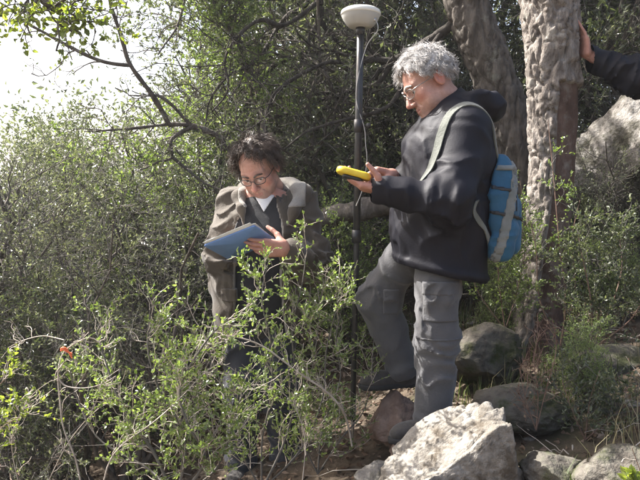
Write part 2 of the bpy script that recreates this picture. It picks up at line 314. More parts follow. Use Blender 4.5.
# ------------------------------------------------------------------ cork oak with the stripped trunk
def trunk_grid(pix, radii, rows, k):
    c = smooth_line(np.array([P(*q) for q in pix]), rows); rad = smooth_line(np.array(radii, float)[:, None], rows)[:, 0]
    t = nrm(np.gradient(c, axis=0)); a = nrm(np.cross(t, A(0, 1, 0))); b = np.cross(t, a); an = np.arange(k) * 2 * math.pi / k
    rd = a[:, None] * np.cos(an)[None, :, None] + b[:, None] * np.sin(an)[None, :, None]
    i = np.arange(rows - 1)[:, None] * k; j = np.arange(k)[None]; j2 = (j + 1) % k
    return c, rad, rd, np.stack([i + j, i + j2, i + k + j2, i + k + j], -1).reshape(-1, 4)
def bark_tree(name, label, pix, radii, cork, limbs, crowns, seed, rows=320, k=120):
    base = P(*pix[0]); root = thing(name, label, 'tree', base); r = np.random.default_rng(seed)
    c, rad, rd, q = trunk_grid(pix, radii, rows, k); pz = c[:, None] + rd * rad[:, None, None]
    flare = .05 * np.exp(-np.linspace(0, 1, rows) * 18)[:, None]
    st = pz * A(1, 1, .35)
    wob = .10 * vnoise(pz, 3.2, seed) + .05 * vnoise(st, 9, seed + 4)
    v = c[:, None] + rd * (rad[:, None] * (1 + wob) + flare + .005 * fbm(st, 30, 2., 2))[..., None]
    if not cork: v = v - rd * (rad.max() * .07 * np.exp(-(vnoise(st, 24, 5.) / .17) ** 2) + rad.max() * .04 * np.exp(-(vnoise(st, 48, 3.) / .2) ** 2))[..., None]
    inner = v; tr = part('trunk', v.reshape(-1, 3), [q], M['stripped'] if cork else M['bark'], root)
    if cork:
        m = np.clip(cork(pz, rd), 0, 1)
        sw = st + .02 * np.stack([vnoise(pz, 11, 1.), vnoise(pz, 11, 21.), vnoise(pz, 11, 41.)], -1); g1 = np.exp(-(vnoise(sw, 23, 5.) / .15) ** 2); g2 = np.exp(-(vnoise(sw * A(1, 1, 1.8), 44, 9.) / .2) ** 2)
        th = -.012 + m * (.046 - .020 * g1 - .012 * g2 + .010 * vnoise(pz, 7, 2.) + .006 * vnoise(pz * A(1, 1, .6), 60, 8.))
        part('cork_bark', (inner + rd * th[..., None]).reshape(-1, 3), [q], M['cork'], tr)
    L = [limb(*l) for l in limbs]
    for l in L: vv, qq = tubes(l[0], l[1], 10, .22, seed); part('limb', vv, [qq], M['bark_silhouette' if name == 'leaning_oak' else 'bark'], root)
    for (src, n1, n2, n3, l1, l2, l3, nl, ll, lw, lm) in crowns:
        ps = [L[i] for i in src]; S = 16
        par = np.stack([smooth_line(x[0][0], S) for x in ps]); prad = np.stack([np.interp(np.linspace(0, 1, S), np.linspace(0, 1, x[1].shape[1]), x[1][0]) for x in ps])
        b1, r1 = spawn(par, prad, n1, l1 * .5, l1, 8, r, .9, .28, .05, .15, rs=.5); r1 = np.clip(r1, .003, .03)
        b2, r2 = spawn(b1, r1, n2, l2 * .4, l2, 6, r, .9, .3, .02, .1, rs=.55); r2 = np.clip(r2, .0018, .01)
        b3, r3 = spawn(b2, r2, n3, l3 * .4, l3, 4, r, .8, .3, .0, .1, rs=.6); r3 = np.clip(r3, .001, .004)
        vv, qq = join(tubes(b1, r1, 6, .1), tubes(b2, r2, 4)); part('branches', vv, qq, M['bark_silhouette' if name == 'leaning_oak' else 'bark'], root)['kind'] = 'stuff'
        crown('crown', b3, r3, nl, ll, lw, r, [M['twig'], M[lm]], root, .8, oval=lm == 'leaf_bright')
    return root
def corkmask(pz, rd):
    # cork above the cut line; a strip of it is left on the sunny side
    zc = P(550, 90, 3.55)[2] + .03 * vnoise(pz, 12, 4.) ; up = (pz[..., 2] - zc) / .012
    w = np.clip((pz[..., 2] - P(0, 330, 3.6)[2]) / .9, 0, 1) * .35 + .28
    strip = ((-rd[..., 0] - .15 * rd[..., 1]) - (1 - w) + .12 * vnoise(pz, 8, 9.)) / .06
    low = (P(0, 300, 3.55)[2] - pz[..., 2] + .05 * vnoise(pz, 9, 1.)) / .02
    return np.maximum(np.maximum(up, strip), low * 0)
bark_tree('cork_oak', 'upright cork oak with pale corky bark and a stripped red-brown lower trunk', 
    [(540, 350, 3.62), (541, 310, 3.60), (548, 250, 3.58), (553, 180, 3.57), (556, 120, 3.56), (553, 60, 3.55), (549, 10, 3.55), (546, -60, 3.55), (548, -160, 3.56), (552, -240, 3.58)],
    [.15, .118, .106, .106, .115, .120, .128, .128, .12, .11], corkmask,
    [[[(552, -235, 3.58), (520, -320, 3.6), (460, -400, 3.5), (380, -450, 3.4), (300, -470, 3.3)], .085, .03],
     [[(552, -235, 3.58), (590, -330, 3.8), (660, -420, 4.2), (740, -470, 4.6)], .085, .03],
     [[(552, -235, 3.58), (540, -360, 3.9), (500, -470, 4.5), (470, -540, 5.2)], .08, .025],
     [[(551, -200, 3.58), (600, -260, 3.3), (680, -300, 2.9), (760, -320, 2.5)], .06, .02]],
    [((0, 1, 2, 3), 50, 260, 1600, 1.0, .6, .3, 16000, .042, .022, 'leaf')], 41)
bark_tree('leaning_oak', 'thick dark oak trunk leaning left behind the cork oak, with long arching limbs',
    [(556, 318, 4.4), (552, 280, 4.4), (540, 230, 4.38), (524, 170, 4.35), (508, 115, 4.32), (492, 70, 4.3), (474, 25, 4.3), (462, -20, 4.3), (450, -90, 4.3), (436, -170, 4.35)],
    [.22, .18, .15, .14, .14, .145, .145, .135, .115, .09], None,
    [[[(470, 10, 4.3), (442, 32, 4.35), (424, 43, 4.4), (393, 60, 4.5), (367, 59, 4.5), (356, 67, 4.5), (346, 76, 4.5), (341, 92, 4.55), (321, 101, 4.6), (300, 110, 4.7), (269, 118, 4.8)], .034, .012],
     [[(436, -160, 4.35), (390, -150, 4.5), (345, -90, 4.7), (326, -30, 4.8), (320.6, 0, 4.8), (319.7, 19, 4.8), (309, 37, 4.8), (303, 54, 4.8), (278, 63, 4.85), (260, 84, 4.9), (250, 101, 5.), (230, 124, 5.)], .036, .012],
     [[(352, -100, 4.68), (325, -40, 4.9), (307, 2, 5.), (288, 16, 5.), (276, 30, 5.), (257, 40, 5.), (246, 46, 5.05), (241, 70, 5.1), (232, 100, 5.2)], .024, .009],
     [[(393, 60, 4.5), (378, 82, 4.55), (352, 90, 4.6), (310, 94, 4.7), (281, 97, 4.8), (262, 102, 4.9)], .022, .007],
     [[(424, 43, 4.4), (400, 58, 4.5), (380, 72, 4.6), (368, 90, 4.65), (364, 120, 4.7), (340, 140, 4.8)], .024, .007],
     [[(436, -165, 4.35), (400, -260, 4.6), (340, -350, 5.0), (260, -400, 5.4)], .07, .02],
     [[(436, -165, 4.35), (470, -270, 4.7), (540, -340, 5.2), (640, -380, 5.7)], .07, .02],
     [[(303, 54, 4.8), (290, 82, 4.8), (262, 92, 4.85), (240, 112, 4.9), (225, 140, 4.95)], .022, .006],
     [[(319, 20, 4.8), (338, 42, 4.85), (352, 50, 4.9), (374, 44, 5.), (400, 40, 5.1)], .02, .006],
     [[(442, 32, 4.35), (410, 76, 4.2), (385, 108, 4.1), (350, 118, 4.05), (310, 130, 4.0), (285, 150, 4.0)], .020, .006],
     [[(349, 70, 4.5), (330, 62, 4.3), (300, 75, 4.2), (275, 92, 4.1), (262, 120, 4.1), (240, 135, 4.1)], .017, .005],
     [[(303, 54, 4.8), (322, 70, 4.5), (336, 100, 4.4), (330, 130, 4.4), (312, 160, 4.4)], .015, .005],
     [[(320, 0, 4.8), (285, 25, 4.4), (262, 20, 4.3), (240, 35, 4.2), (225, 60, 4.2), (228, 90, 4.2), (212, 112, 4.2)], .018, .005],
     [[(276, 30, 5.0), (255, 62, 4.5), (230, 75, 4.4), (210, 100, 4.4), (205, 130, 4.4)], .014, .004],
     [[(360, 62, 4.5), (372, 20, 4.4), (355, -20, 4.3), (330, -60, 4.3)], .014, .006]],
    [((0, 1, 2, 3, 4, 7, 8, 9, 10, 11, 12, 13), 110, 300, 800, .7, .4, .2, 1500, .026, .013, 'leaf'), ((5, 6), 20, 90, 400, 1.0, .6, .3, 1800, .042, .022, 'leaf')], 43, 240, 96)
bark_tree('slender_oak', 'slender forked grey-barked tree behind the clipboard man with branches against the sky',
    [(272, 400, 4.5), (268, 330, 4.5), (262, 260, 4.45), (250, 200, 4.4), (236, 160, 4.35), (220, 138, 4.3), (192, 126, 4.25), (168, 124, 4.2)],
    [.048, .042, .036, .031, .026, .022, .020, .018], None,
    [[[(168, 124, 4.2), (160, 108, 4.15), (151, 93, 4.1), (131, 65, 4.0), (124, 45, 3.95), (117, 22, 3.9), (110, 0, 3.85), (102, -40, 3.8), (98, -90, 3.7)], .016, .008],
     [[(131, 65, 4.0), (103, 62, 3.9), (72, 48, 3.8), (34, 27, 3.7), (7, 7, 3.6), (-40, -20, 3.5)], .013, .005],
     [[(192, 126, 4.25), (175, 108, 4.2), (160, 97, 4.15), (150, 96, 4.1), (128, 95, 4.0)], .012, .003],
     [[(194, 126, 4.25), (172, 139, 4.2), (172, 157, 4.2), (158, 162, 4.15), (140, 170, 4.1)], .014, .005],
     [[(172, 157, 4.2), (195, 176, 4.2), (217, 189, 4.2), (240, 192, 4.2)], .011, .004],
     [[(168, 124, 4.2), (140, 128, 4.1), (110, 130, 4.0), (84, 132, 3.95)], .012, .003],
     [[(250, 200, 4.4), (264, 120, 4.5), (240, 50, 4.6), (215, 5, 4.6), (200, -50, 4.6), (186, -60, 4.55)], .028, .010],
     [[(190, -58, 4.56), (186, -10, 4.5), (179, 21, 4.4), (168, 40, 4.3), (158, 55, 4.2)], .010, .004],
     [[(98, -90, 3.7), (84, -150, 3.8), (55, -210, 4.0), (10, -255, 4.3)], .012, .004], [[(102, -60, 3.75), (120, -140, 4.0), (130, -200, 4.4)], .012, .004]],  # last two limbs, out of view, added so their leaves dapple the slope
    [((0, 1, 2, 3, 4, 5, 7), 44, 150, 500, .36, .2, .14, 900, .024, .013, 'leaf'), ((6,), 30, 220, 1300, .42, .28, .2, 9000, .030, .017, 'leaf_fresh'), ((8, 9), 22, 120, 700, .8, .5, .28, 4600, .044, .024, 'leaf')], 47, rows=120, k=24)
# tree at the left whose lit outer leaves hang into the top left corner
bark_tree('evergreen_oak', 'tree at the left edge whose backlit yellow-green leaves hang into the top corner',
    [(-190, 430, 3.9), (-180, 300, 3.85), (-160, 150, 3.8), (-150, 20, 3.7), (-140, -100, 3.6)], [.12, .10, .09, .085, .07], None,
    [[[(-150, 20, 3.7), (-130, -30, 3.2), (-90, -45, 2.7), (-30, -35, 2.3), (30, -10, 2.15), (66, 10, 2.1)], .03, .004],
     [[(-140, -100, 3.6), (-170, -180, 3.9), (-220, -240, 4.3), (-280, -270, 4.8)], .05, .012]],
    [((0,), 46, 170, 700, .24, .15, .10, 3000, .024, .016, 'leaf_bright'), ((1,), 14, 80, 300, .7, .4, .25, 900, .036, .02, 'leaf')], 53, rows=90, k=24)
tr = limb([(408, 196, 3.9), (380, 205, 3.95), (352, 212, 4.0), (328, 220, 4.1), (296, 236, 4.3), (262, 262, 4.6)], .075, .05, 40)
vv, qq = tubes(tr[0], tr[1], 16, .2, 3); fl = part('fallen_trunk', vv, [qq], M['bark'], None); tag(fl, 'grey fallen trunk lying aslant behind the survey pole between the two men', 'log')

# ------------------------------------------------------------------ thicket behind: prototype shrubs, then individual copies
protos = {
 'a': shrub(101, 2.5, 1.1, 7, 80, 500, 2500, 22000, .034, .016, 'leaf', 'twig', lean=.25),
 'b': shrub(102, 2.3, 1.0, 9, 100, 600, 2600, 13000, .028, .013, 'leaf_grey', 'twig', dead=.35, lean=.28),
 'c': shrub(103, 3.4, 1.15, 6, 90, 560, 2600, 24000, .037, .018, 'leaf', 'twig', low=.25, lean=.16),
 'd': shrub(104, 2.4, 1.0, 10, 90, 600, 2400, 11000, .028, .013, 'leaf_grey', 'twig', dead=.4, lean=.25),
 'e': shrub(105, 2.2, 1.05, 7, 80, 500, 2500, 18000, .031, .0165, 'leaf_fresh', 'twig', lean=.24)}
used = set()
def put(kind, px, Y, rz, s, label, dz=0., name='evergreen_shrub'):
    o = protos[kind] if kind not in used else copy_tree(protos[kind]); used.add(kind)
    x = (px - 320) / F * Y; o.location = (x, Y, float(ground(x, Y)) + dz); o.rotation_euler = (0, 0, rz); o.scale = (s, s, s)
    o['label'] = label; o['category'] = 'shrub'; o['group'] = 'shrubs of the thicket'; o.name = name
BG = [('c', 10, 5.6, .3, .80, 'tall dark green shrub rising at the far left below the sky gap'),
 ('b', 70, 4.6, 1.2, 1.0, 'grey twiggy shrub in the left thicket below the sky gap'),
 ('a', 130, 5.2, 2.2, .95, 'dense small-leaved shrub left of the clipboard man, under the bare diagonal branch'),
 ('d', 20, 3.9, .7, .9, 'bare grey-twigged shrub at the left edge, half dead'),
 ('e', 205, 5.0, 4.0, 1.15, 'fresh green shrub just behind the clipboard man\'s right shoulder'),
 ('b', 150, 4.2, 3.1, .75, 'low grey-leaved shrub at the clipboard man\'s right side'),
 ('c', 90, 7.2, 1.9, .8, 'hazy shrub far behind the left thicket beneath the sky'),
 ('a', -60, 6.5, .5, 1.1, 'large shrub cut off by the left edge of the picture'),
 ('c', 300, 6.8, 3.3, 1.5, 'tall leafy shrub behind, between sky gap and arching limbs'),
 ('a', 310, 5.6, 1.0, 1.3, 'dense shrub behind the survey pole'),
 ('d', 300, 5.6, 2.5, 1.1, 'pale bare-twigged shrub between the two men, behind the pole'),
 ('b', 390, 5.8, .2, 1.15, 'grey twiggy shrub directly behind the grey-haired man\'s hands'),
 ('c', 400, 6.6, 4.4, 1.7, 'tall shrub behind the grey-haired man\'s head'),
 ('c', 290, 8.0, 5.1, 1.8, 'tall far shrub seen between the arching limbs'),
 ('a', 505, 5.8, 3.7, 1.4, 'dark shrub seen between the two oak trunks'),
 ('c', 590, 6.4, 5.5, 1.6, 'tall shrub right of the cork oak behind the leaning arm'),
 ('b', 625, 5.6, 2.0, 1.25, 'grey thin-leaved shrub above the large right boulder'),
 ('c', 690, 7.2, .9, 1.5, 'shrub at the right edge far up the slope'),
 ('a', 480, 7.6, 1.4, 1.6, 'far shrub behind the leaning oak trunk'),
 ('b', 255, 4.5, 5.0, .8, 'low twiggy shrub behind the clipboard man\'s hips'),
 ('e', 340, 4.2, .9, .55, 'small fresh green shrub at the pole between the two men'),
 ('e', 470, 4.6, 2.9, .55, 'small green shrub behind the grey-haired man\'s raised leg'),
 ('d', 120, 3.4, 4.1, .7, 'low dead-twigged shrub left of the clipboard man in front of the thicket'),
 ('a', 60, 3.6, 5.7, .62, 'low dark shrub in the shaded lower left'),
 ('e', 505, 3.7, 1.1, .30, 'low fresh green plant between the rucksack and the cork oak base'),
 ('e', 622, 3.5, 2.3, .28, 'low green plant on the slope under the right edge boulder'),
 ('a', 572, 4.1, 3.3, .36, 'low dark bush right behind the cork oak base'),
 ('b', 640, 4.0, .3, .40, 'low grey bush at the right edge below the lichen boulder'),
 ('e', 590, 2.75, 4.3, .20, 'tuft of fresh green leaves beside the half buried stone'),
 ('a', 590, 4.9, 1.8, .5, 'low dark shrub at the foot of the large right boulder')]
for b in BG: put(*b)

# far-off wood that reads as one mass behind the thicket
r = np.random.default_rng(77); n = 48000
fx = r.uniform(-11, 12, n); fy = 9.0 + 5 * r.random(n); top = np.interp(fx / fy, [-1, -.45, -.32, -.22, -.1, .2, 1], [2.6, 2.9, 3.0, 3.6, 6.5, 8.5, 9]) + .8 * vnoise(np.stack([fx, fy, 0 * fx], 1), .8, 3.)
gzz = ground(fx, fy) - .5; fz = gzz + (top - gzz) * r.random(n) ** .8
pp = np.stack([fx, fy, fz], 1) + .35 * nrm(r.normal(size=(n, 3)))
lv, lf_, at = leaves(pp, r.normal(size=(n, 3)), r.uniform(.06, .13, n), r.uniform(.03, .065, n), r)
o = link('distant_wood', mesh('distant_wood', lv, [lf_], M['leaf'], None, False, at)); tag(o, 'distant evergreen wood closing the view behind the thicket', 'wood', None, 'stuff')

# ------------------------------------------------------------------ foreground shrubs and canes traced from the photograph
def cane_plant(name, label, stems, n1, n2, nl, seed, l1=.22, l2=.12, ll=.017, lw=.010, leaf='leaf_fresh', twig='pale_twig', bark='red_twig', cat='shrub', up=.15, group=None, ang=.8, wig=.28):
    r = np.random.default_rng(seed); L = [limb(s, a * .68, b * .8, 24) for s, a, b in stems]
    b = L[0][0][0][0]; root = thing(name, label, cat, b, group)
    par = np.concatenate([x[0] for x in L]); prad = np.concatenate([x[1] for x in L])
    vv, qq = tubes(par, prad, 7, .12, seed); part('trunk', vv, [qq], M[bark], root)
    b1, r1 = spawn(par, prad, n1, l1 * .4, l1, 7, r, ang, wig, up, .12, rs=.5); r1 = np.clip(r1, .0013, .004)
    b2, r2 = spawn(b1, r1, n2, l2 * .4, l2, 4, r, .85, .3, up, .1, rs=.6); r2 = np.clip(r2, .0008, .0018)
    ex = [tubes(b1, r1, 4)]
    if nl: crown('crown', b2, r2, nl, ll, lw, r, [M[twig], M[leaf]], root, .75, extra=ex, gravity=.2, oval=True)
    else: vv, qq = join(*(ex + [tubes(b2, r2, 3)])); part('twigs', vv, qq, M[twig], root)['kind'] = 'stuff'
    return root
cane_plant('thorny_shrub', 'leafy thorny shrub with reddish stems in the lower left foreground',
  [([(176, 500, 2.3), (158, 460, 2.3), (140, 430, 2.32), (120, 402, 2.35), (108, 370, 2.4), (96, 330, 2.45)], .010, .004),
   ([(176, 500, 2.3), (186, 450, 2.3), (178, 420, 2.3), (160, 392, 2.3), (148, 350, 2.3), (150, 310, 2.3)], .009, .003),
   ([(176, 500, 2.3), (205, 460, 2.25), (188, 425, 2.22), (180, 390, 2.2), (200, 350, 2.2), (228, 318, 2.2)], .009, .003),
   ([(176, 500, 2.3), (150, 470, 2.4), (100, 440, 2.45), (78, 400, 2.5), (70, 372, 2.5)], .007, .003),
   ([(176, 500, 2.3), (215, 470, 2.35), (232, 430, 2.35), (240, 400, 2.35), (262, 372, 2.35)], .007, .0025)], 120, 760, 5200, 201, ll=.017, lw=.0105, bark='twig')
cane_plant('thorny_shrub', 'fresh green leafy shrub in front of the clipboard man\'s legs',
  [([(262, 490, 2.55), (262, 440, 2.55), (270, 400, 2.55), (272, 350, 2.55), (262, 300, 2.5), (268, 262, 2.5)], .007, .002),
   ([(262, 490, 2.55), (285, 440, 2.6), (296, 390, 2.6), (292, 330, 2.6), (302, 285, 2.6), (306, 255, 2.6)], .008, .002),
   ([(262, 490, 2.55), (240, 450, 2.5), (226, 400, 2.5), (212, 360, 2.5), (190, 330, 2.5)], .007, .002),
   ([(262, 490, 2.55), (300, 450, 2.6), (322, 400, 2.65), (326, 350, 2.65), (336, 310, 2.65), (340, 280, 2.65)], .007, .002)], 68, 430, 3000, 203, l1=.22, ll=.018, lw=.011, bark='twig')
cane_plant('thorny_shrub', 'sprawling leafy shrub at the foot of the survey pole',
  [([(318, 474, 2.75), (322, 430, 2.75), (340, 380, 2.78), (336, 340, 2.78), (344, 300, 2.8)], .006, .002),
   ([(318, 474, 2.75), (300, 430, 2.75), (310, 380, 2.75), (318, 330, 2.75), (322, 290, 2.75)], .006, .002),
   ([(318, 474, 2.75), (340, 440, 2.75), (364, 410, 2.8), (372, 370, 2.8), (374, 330, 2.85)], .005, .002)], 58, 340, 2200, 205, ll=.017, lw=.0105, bark='twig')
cane_plant('arching_cane', 'pale dry cane arching across the clipboard man\'s legs down to the pole',
  [([(352, 446, 2.62), (348, 425, 2.6), (340, 406, 2.55), (322, 388, 2.5), (300, 374, 2.46), (282, 360, 2.44), (262, 346, 2.42), (240, 338, 2.4), (220, 336, 2.4), (206, 346, 2.4)], .0065, .003)], 26, 60, 0, 207, l1=.13, l2=.06, twig='pale_twig', bark='pale_twig', cat='cane')
cane_plant('arching_cane', 'pale hooked cane with an orange ribbon at the left',
  [([(84, 500, 2.2), (76, 460, 2.2), (64, 430, 2.2), (60, 400, 2.2), (58, 375, 2.2), (62, 355, 2.2), (74, 344, 2.2), (90, 338, 2.2), (102, 345, 2.2)], .0045, .0025),
   ([(58, 378, 2.2), (66, 386, 2.2), (84, 388, 2.2), (102, 384, 2.2), (116, 376, 2.2)], .0035, .002),
   ([(64, 340, 2.25), (44, 336, 2.3), (24, 340, 2.35), (8, 348, 2.4)], .003, .0015)], 22, 60, 0, 209, l1=.12, l2=.06, twig='pale_twig', bark='pale_twig', cat='cane')
cane_plant('dry_cane', 'thin pale cane bending over the lower left shrub towards the clipboard man',
  [([(100, 500, 2.1), (108, 465, 2.1), (122, 445, 2.1), (150, 425, 2.12), (170, 408, 2.15), (190, 388, 2.2), (205, 372, 2.25), (222, 362, 2.3)], .0035, .0015)], 18, 40, 60, 211, l1=.10, l2=.06, bark='pale_twig', cat='cane')
for kk, pts_ in enumerate([[(40, 500, 2.6), (70, 440, 2.6), (110, 400, 2.6), (160, 380, 2.6), (205, 390, 2.6)], [(230, 500, 2.4), (220, 440, 2.4), (200, 385, 2.4), (170, 350, 2.4), (135, 340, 2.4)], [(300, 500, 2.45), (305, 440, 2.45), (290, 400, 2.45), (262, 385, 2.45), (228, 392, 2.45), (200, 410, 2.45)], [(20, 490, 2.5), (12, 440, 2.5), (28, 400, 2.5), (52, 380, 2.5)]]):
    cane_plant('dry_cane', ['long thin cane arching low through the lower left shrub', 'thin dry cane curving back to the left from below the clipboard man', 'thin dry cane looping low in front of the clipboard man\'s feet', 'short bare cane in the lower left corner'][kk], [(pts_, .003, .0012)], 16, 40, 40, 300 + kk, l1=.13, l2=.07, bark='pale_twig', cat='cane')
# orange ribbon tied to the cane
tc = P(66, 351, 2.19); pts = np.stack([smooth_line([tc + A(-.018, 0, .0), tc + A(-.006, -.006, .006), tc + A(.006, -.004, -.002), tc + A(.022, -.003, -.008 - .012 * s)], 10) + A(0, 0, .004 * s) for s in range(3)])
v, q = tubes(pts, np.full((3, 10), .0028), 4); o = part('ribbon', v, [q], M['orange_tape'], None); tag(o, 'small orange ribbon tied to the hooked pale cane', 'ribbon')
cane_plant('leafy_sprig', 'sprig of bright leaves poking in at the lower left edge', [([(-40, 470, 2.2), (-20, 440, 2.2), (5, 425, 2.2), (28, 412, 2.2)], .004, .0015), ([(-40, 470, 2.2), (-10, 400, 2.3), (4, 380, 2.3)], .004, .0015)], 14, 60, 330, 213, l1=.12, ll=.022, lw=.013, leaf='leaf_bright')
cane_plant('young_shrub', 'thin young shrub with small leaves against the cork oak trunk',
  [([(560, 348, 3.2), (566, 300, 3.2), (560, 250, 3.2), (556, 205, 3.2), (552, 160, 3.22), (548, 120, 3.25)], .006, .0018), ([(560, 348, 3.2), (575, 290, 3.2), (572, 240, 3.2), (580, 200, 3.2)], .005, .0018), ([(560, 348, 3.2), (540, 300, 3.2), (536, 250, 3.2), (530, 220, 3.2)], .005, .0018)], 26, 130, 900, 215, l1=.16, ll=.018, lw=.010, leaf='leaf_fresh', twig='twig')
cane_plant('young_shrub', 'small leafy shrub behind the rucksack of the grey-haired man',
  [([(505, 330, 3.4), (500, 290, 3.4), (498, 250, 3.4), (508, 215, 3.4)], .006, .002), ([(505, 330, 3.4), (480, 295, 3.4), (470, 270, 3.4)], .005, .002), ([(505, 330, 3.4), (520, 280, 3.4), (526, 230, 3.4), (520, 180, 3.4)], .005, .002)], 50, 280, 2200, 217, l1=.2, leaf='leaf_fresh', twig='twig')
cane_plant('dry_shrub', 'reddish dry twiggy plant right of the pale boulder', [([(536, 430, 2.5), (538, 395, 2.5), (534, 360, 2.5), (540, 330, 2.5)], .004, .0015), ([(536, 430, 2.5), (546, 390, 2.5), (556, 350, 2.5), (552, 318, 2.5)], .004, .0015), ([(536, 430, 2.5), (526, 400, 2.5), (520, 372, 2.5)], .003, .0015)], 34, 130, 60, 219, l1=.14, l2=.08, twig='red_twig', leaf='litter')
cane_plant('broom_shrub', 'dark fine-leaved shrub on the slope at the right', [([(590, 350, 2.9), (592, 310, 2.9), (585, 270, 2.9), (578, 235, 2.9)], .006, .002), ([(590, 350, 2.9), (612, 305, 2.9), (622, 265, 2.9), (618, 230, 2.9)], .006, .002), ([(590, 350, 2.9), (630, 320, 2.9), (650, 285, 2.9)], .006, .002), ([(590, 350, 2.9), (570, 320, 2.95), (560, 290, 3.)], .005, .002)], 70, 420, 3600, 221, l1=.2, ll=.02, lw=.009, leaf='leaf', twig='twig')
cane_plant('leafy_sprig', 'few broad bright leaves in the bottom right corner', [([(650, 500, 1.9), (640, 470, 1.9), (632, 448, 1.9)], .003, .0015), ([(650, 500, 1.9), (628, 478, 1.9)], .003, .0015)], 4, 8, 26, 223, l1=.08, l2=.05, ll=.034, lw=.026, leaf='leaf_bright')
cane_plant('broom_shrub', 'low grassy-leaved shrub beside the dry twigs at lower right', [([(585, 440, 2.5), (590, 400, 2.5), (600, 370, 2.5)], .004, .0015), ([(585, 440, 2.5), (570, 405, 2.5), (562, 380, 2.5)], .004, .0015), ([(585, 440, 2.5), (620, 410, 2.5), (640, 390, 2.5)], .004, .0015)], 36, 180, 1300, 225, l1=.16, ll=.02, lw=.009, leaf='leaf', twig='twig')

# ------------------------------------------------------------------ litter, grass, small stones
def scatter(n, x0, x1, y0, y1, r): x = r.uniform(x0, x1, n); y = r.uniform(y0, y1, n); return x, y, ground(x, y)
r = np.random.default_rng(9); n = 20000; x, y, z = scatter(n, -3.0, 4.0, 1.6, 6.5, r)
d = r.normal(size=(n, 3)) * A(1, 1, .35); lv, lf_, at = leaves(np.stack([x, y, z + .004 + .012 * r.random(n)], 1), d, r.uniform(.02, .05, n), r.uniform(.012, .028, n), r, .15, .1)
o = link('leaf_litter', mesh('leaf_litter', lv, [lf_], M['litter'], None, False, at)); tag(o, 'brown dead leaves covering the ground', 'leaf litter', None, 'stuff')
def grass(name, label, n, box, m, seed, h0, h1, w=.004):
    r = np.random.default_rng(seed); x, y, z = scatter(n, *box, r); keep = vnoise(np.stack([x, y, 0 * x], 1), 2.4, seed) > -.15; x, y, z = x[keep], y[keep], z[keep]; n = len(x)
    a = r.random(n) * 6.28; ln = r.uniform(h0, h1, n); b = np.stack([x, y, z], 1); d = np.stack([np.cos(a), np.sin(a), 0 * a], 1); sd = np.stack([-np.sin(a), np.cos(a), 0 * a], 1) * w
    be = r.uniform(.1, .7, n)[:, None]; m1 = b + A(0, 0, 1) * ln[:, None] * .55 + d * ln[:, None] * .25 * be; tp = b + A(0, 0, 1) * ln[:, None] * (1 - .35 * be) + d * ln[:, None] * be
    v = np.stack([b - sd, b + sd, m1 + sd * .8, m1 - sd * .8, tp], 1).reshape(-1, 3); i = np.arange(n)[:, None] * 5
    f4 = i + np.array([0, 1, 2, 3]); f3 = i + np.array([3, 2, 4])
    o = link(name, mesh(name, v, [f4, f3], M[m], None, True, np.repeat(r.random(n), 5))); tag(o, label, 'grass', None, 'stuff')
grass('dry_grass', 'dry straw-coloured grass among the rocks on the right slope', 3800, (.75, 3.2, 2.1, 4.6), 'straw', 5, .06, .24, .0018)
grass('green_grass', 'short green grass and ground cover on the slope', 9000, (.5, 3.2, 2.1, 5.0), 'grass', 6, .05, .18, .0025)
r = np.random.default_rng(15); n = 260; x, y, z = scatter(n, .3, 3.2, 2.1, 5, r); pv, pf_ = ICO[3]; V = []; Fc = []
for k in range(0, 70):
    s = r.uniform(.012, .045); vv = pv * (1 + .2 * vnoise(pv, 2., k * 3.)[:, None]) * s * A(1.2, 1, .7); V.append(vv + A(x[k], y[k], z[k])); Fc.append(pf_ + k * len(pv))
o = link('rubble', mesh('rubble', np.concatenate(V), Fc, M['rock'])); tag(o, 'small broken stones scattered over the right slope', 'stones', None, 'stuff')
r = np.random.default_rng(18); n = 420; x, y, z = scatter(n, -1.2, 3.0, 2.0, 5, r); a = r.random(n) * 6.28; L = r.uniform(.06, .35, n)[:, None]
s0 = np.stack([x, y, z + .008], 1); dd = np.stack([np.cos(a), np.sin(a), r.normal(size=n) * .18], 1); tw = np.stack([s0 + dd * L * u + r.normal(size=(n, 3)) * .006 for u in np.linspace(0, 1, 5)], 1)
v, q = tubes(tw, np.linspace(.0035, .001, 5)[None] * r.uniform(.5, 1.4, (n, 1)), 4); o = link('fallen_twigs', mesh('fallen_twigs', v, [q], M['pale_twig'])); tag(o, 'fallen dry twigs strewn over the ground', 'twigs', None, 'stuff')

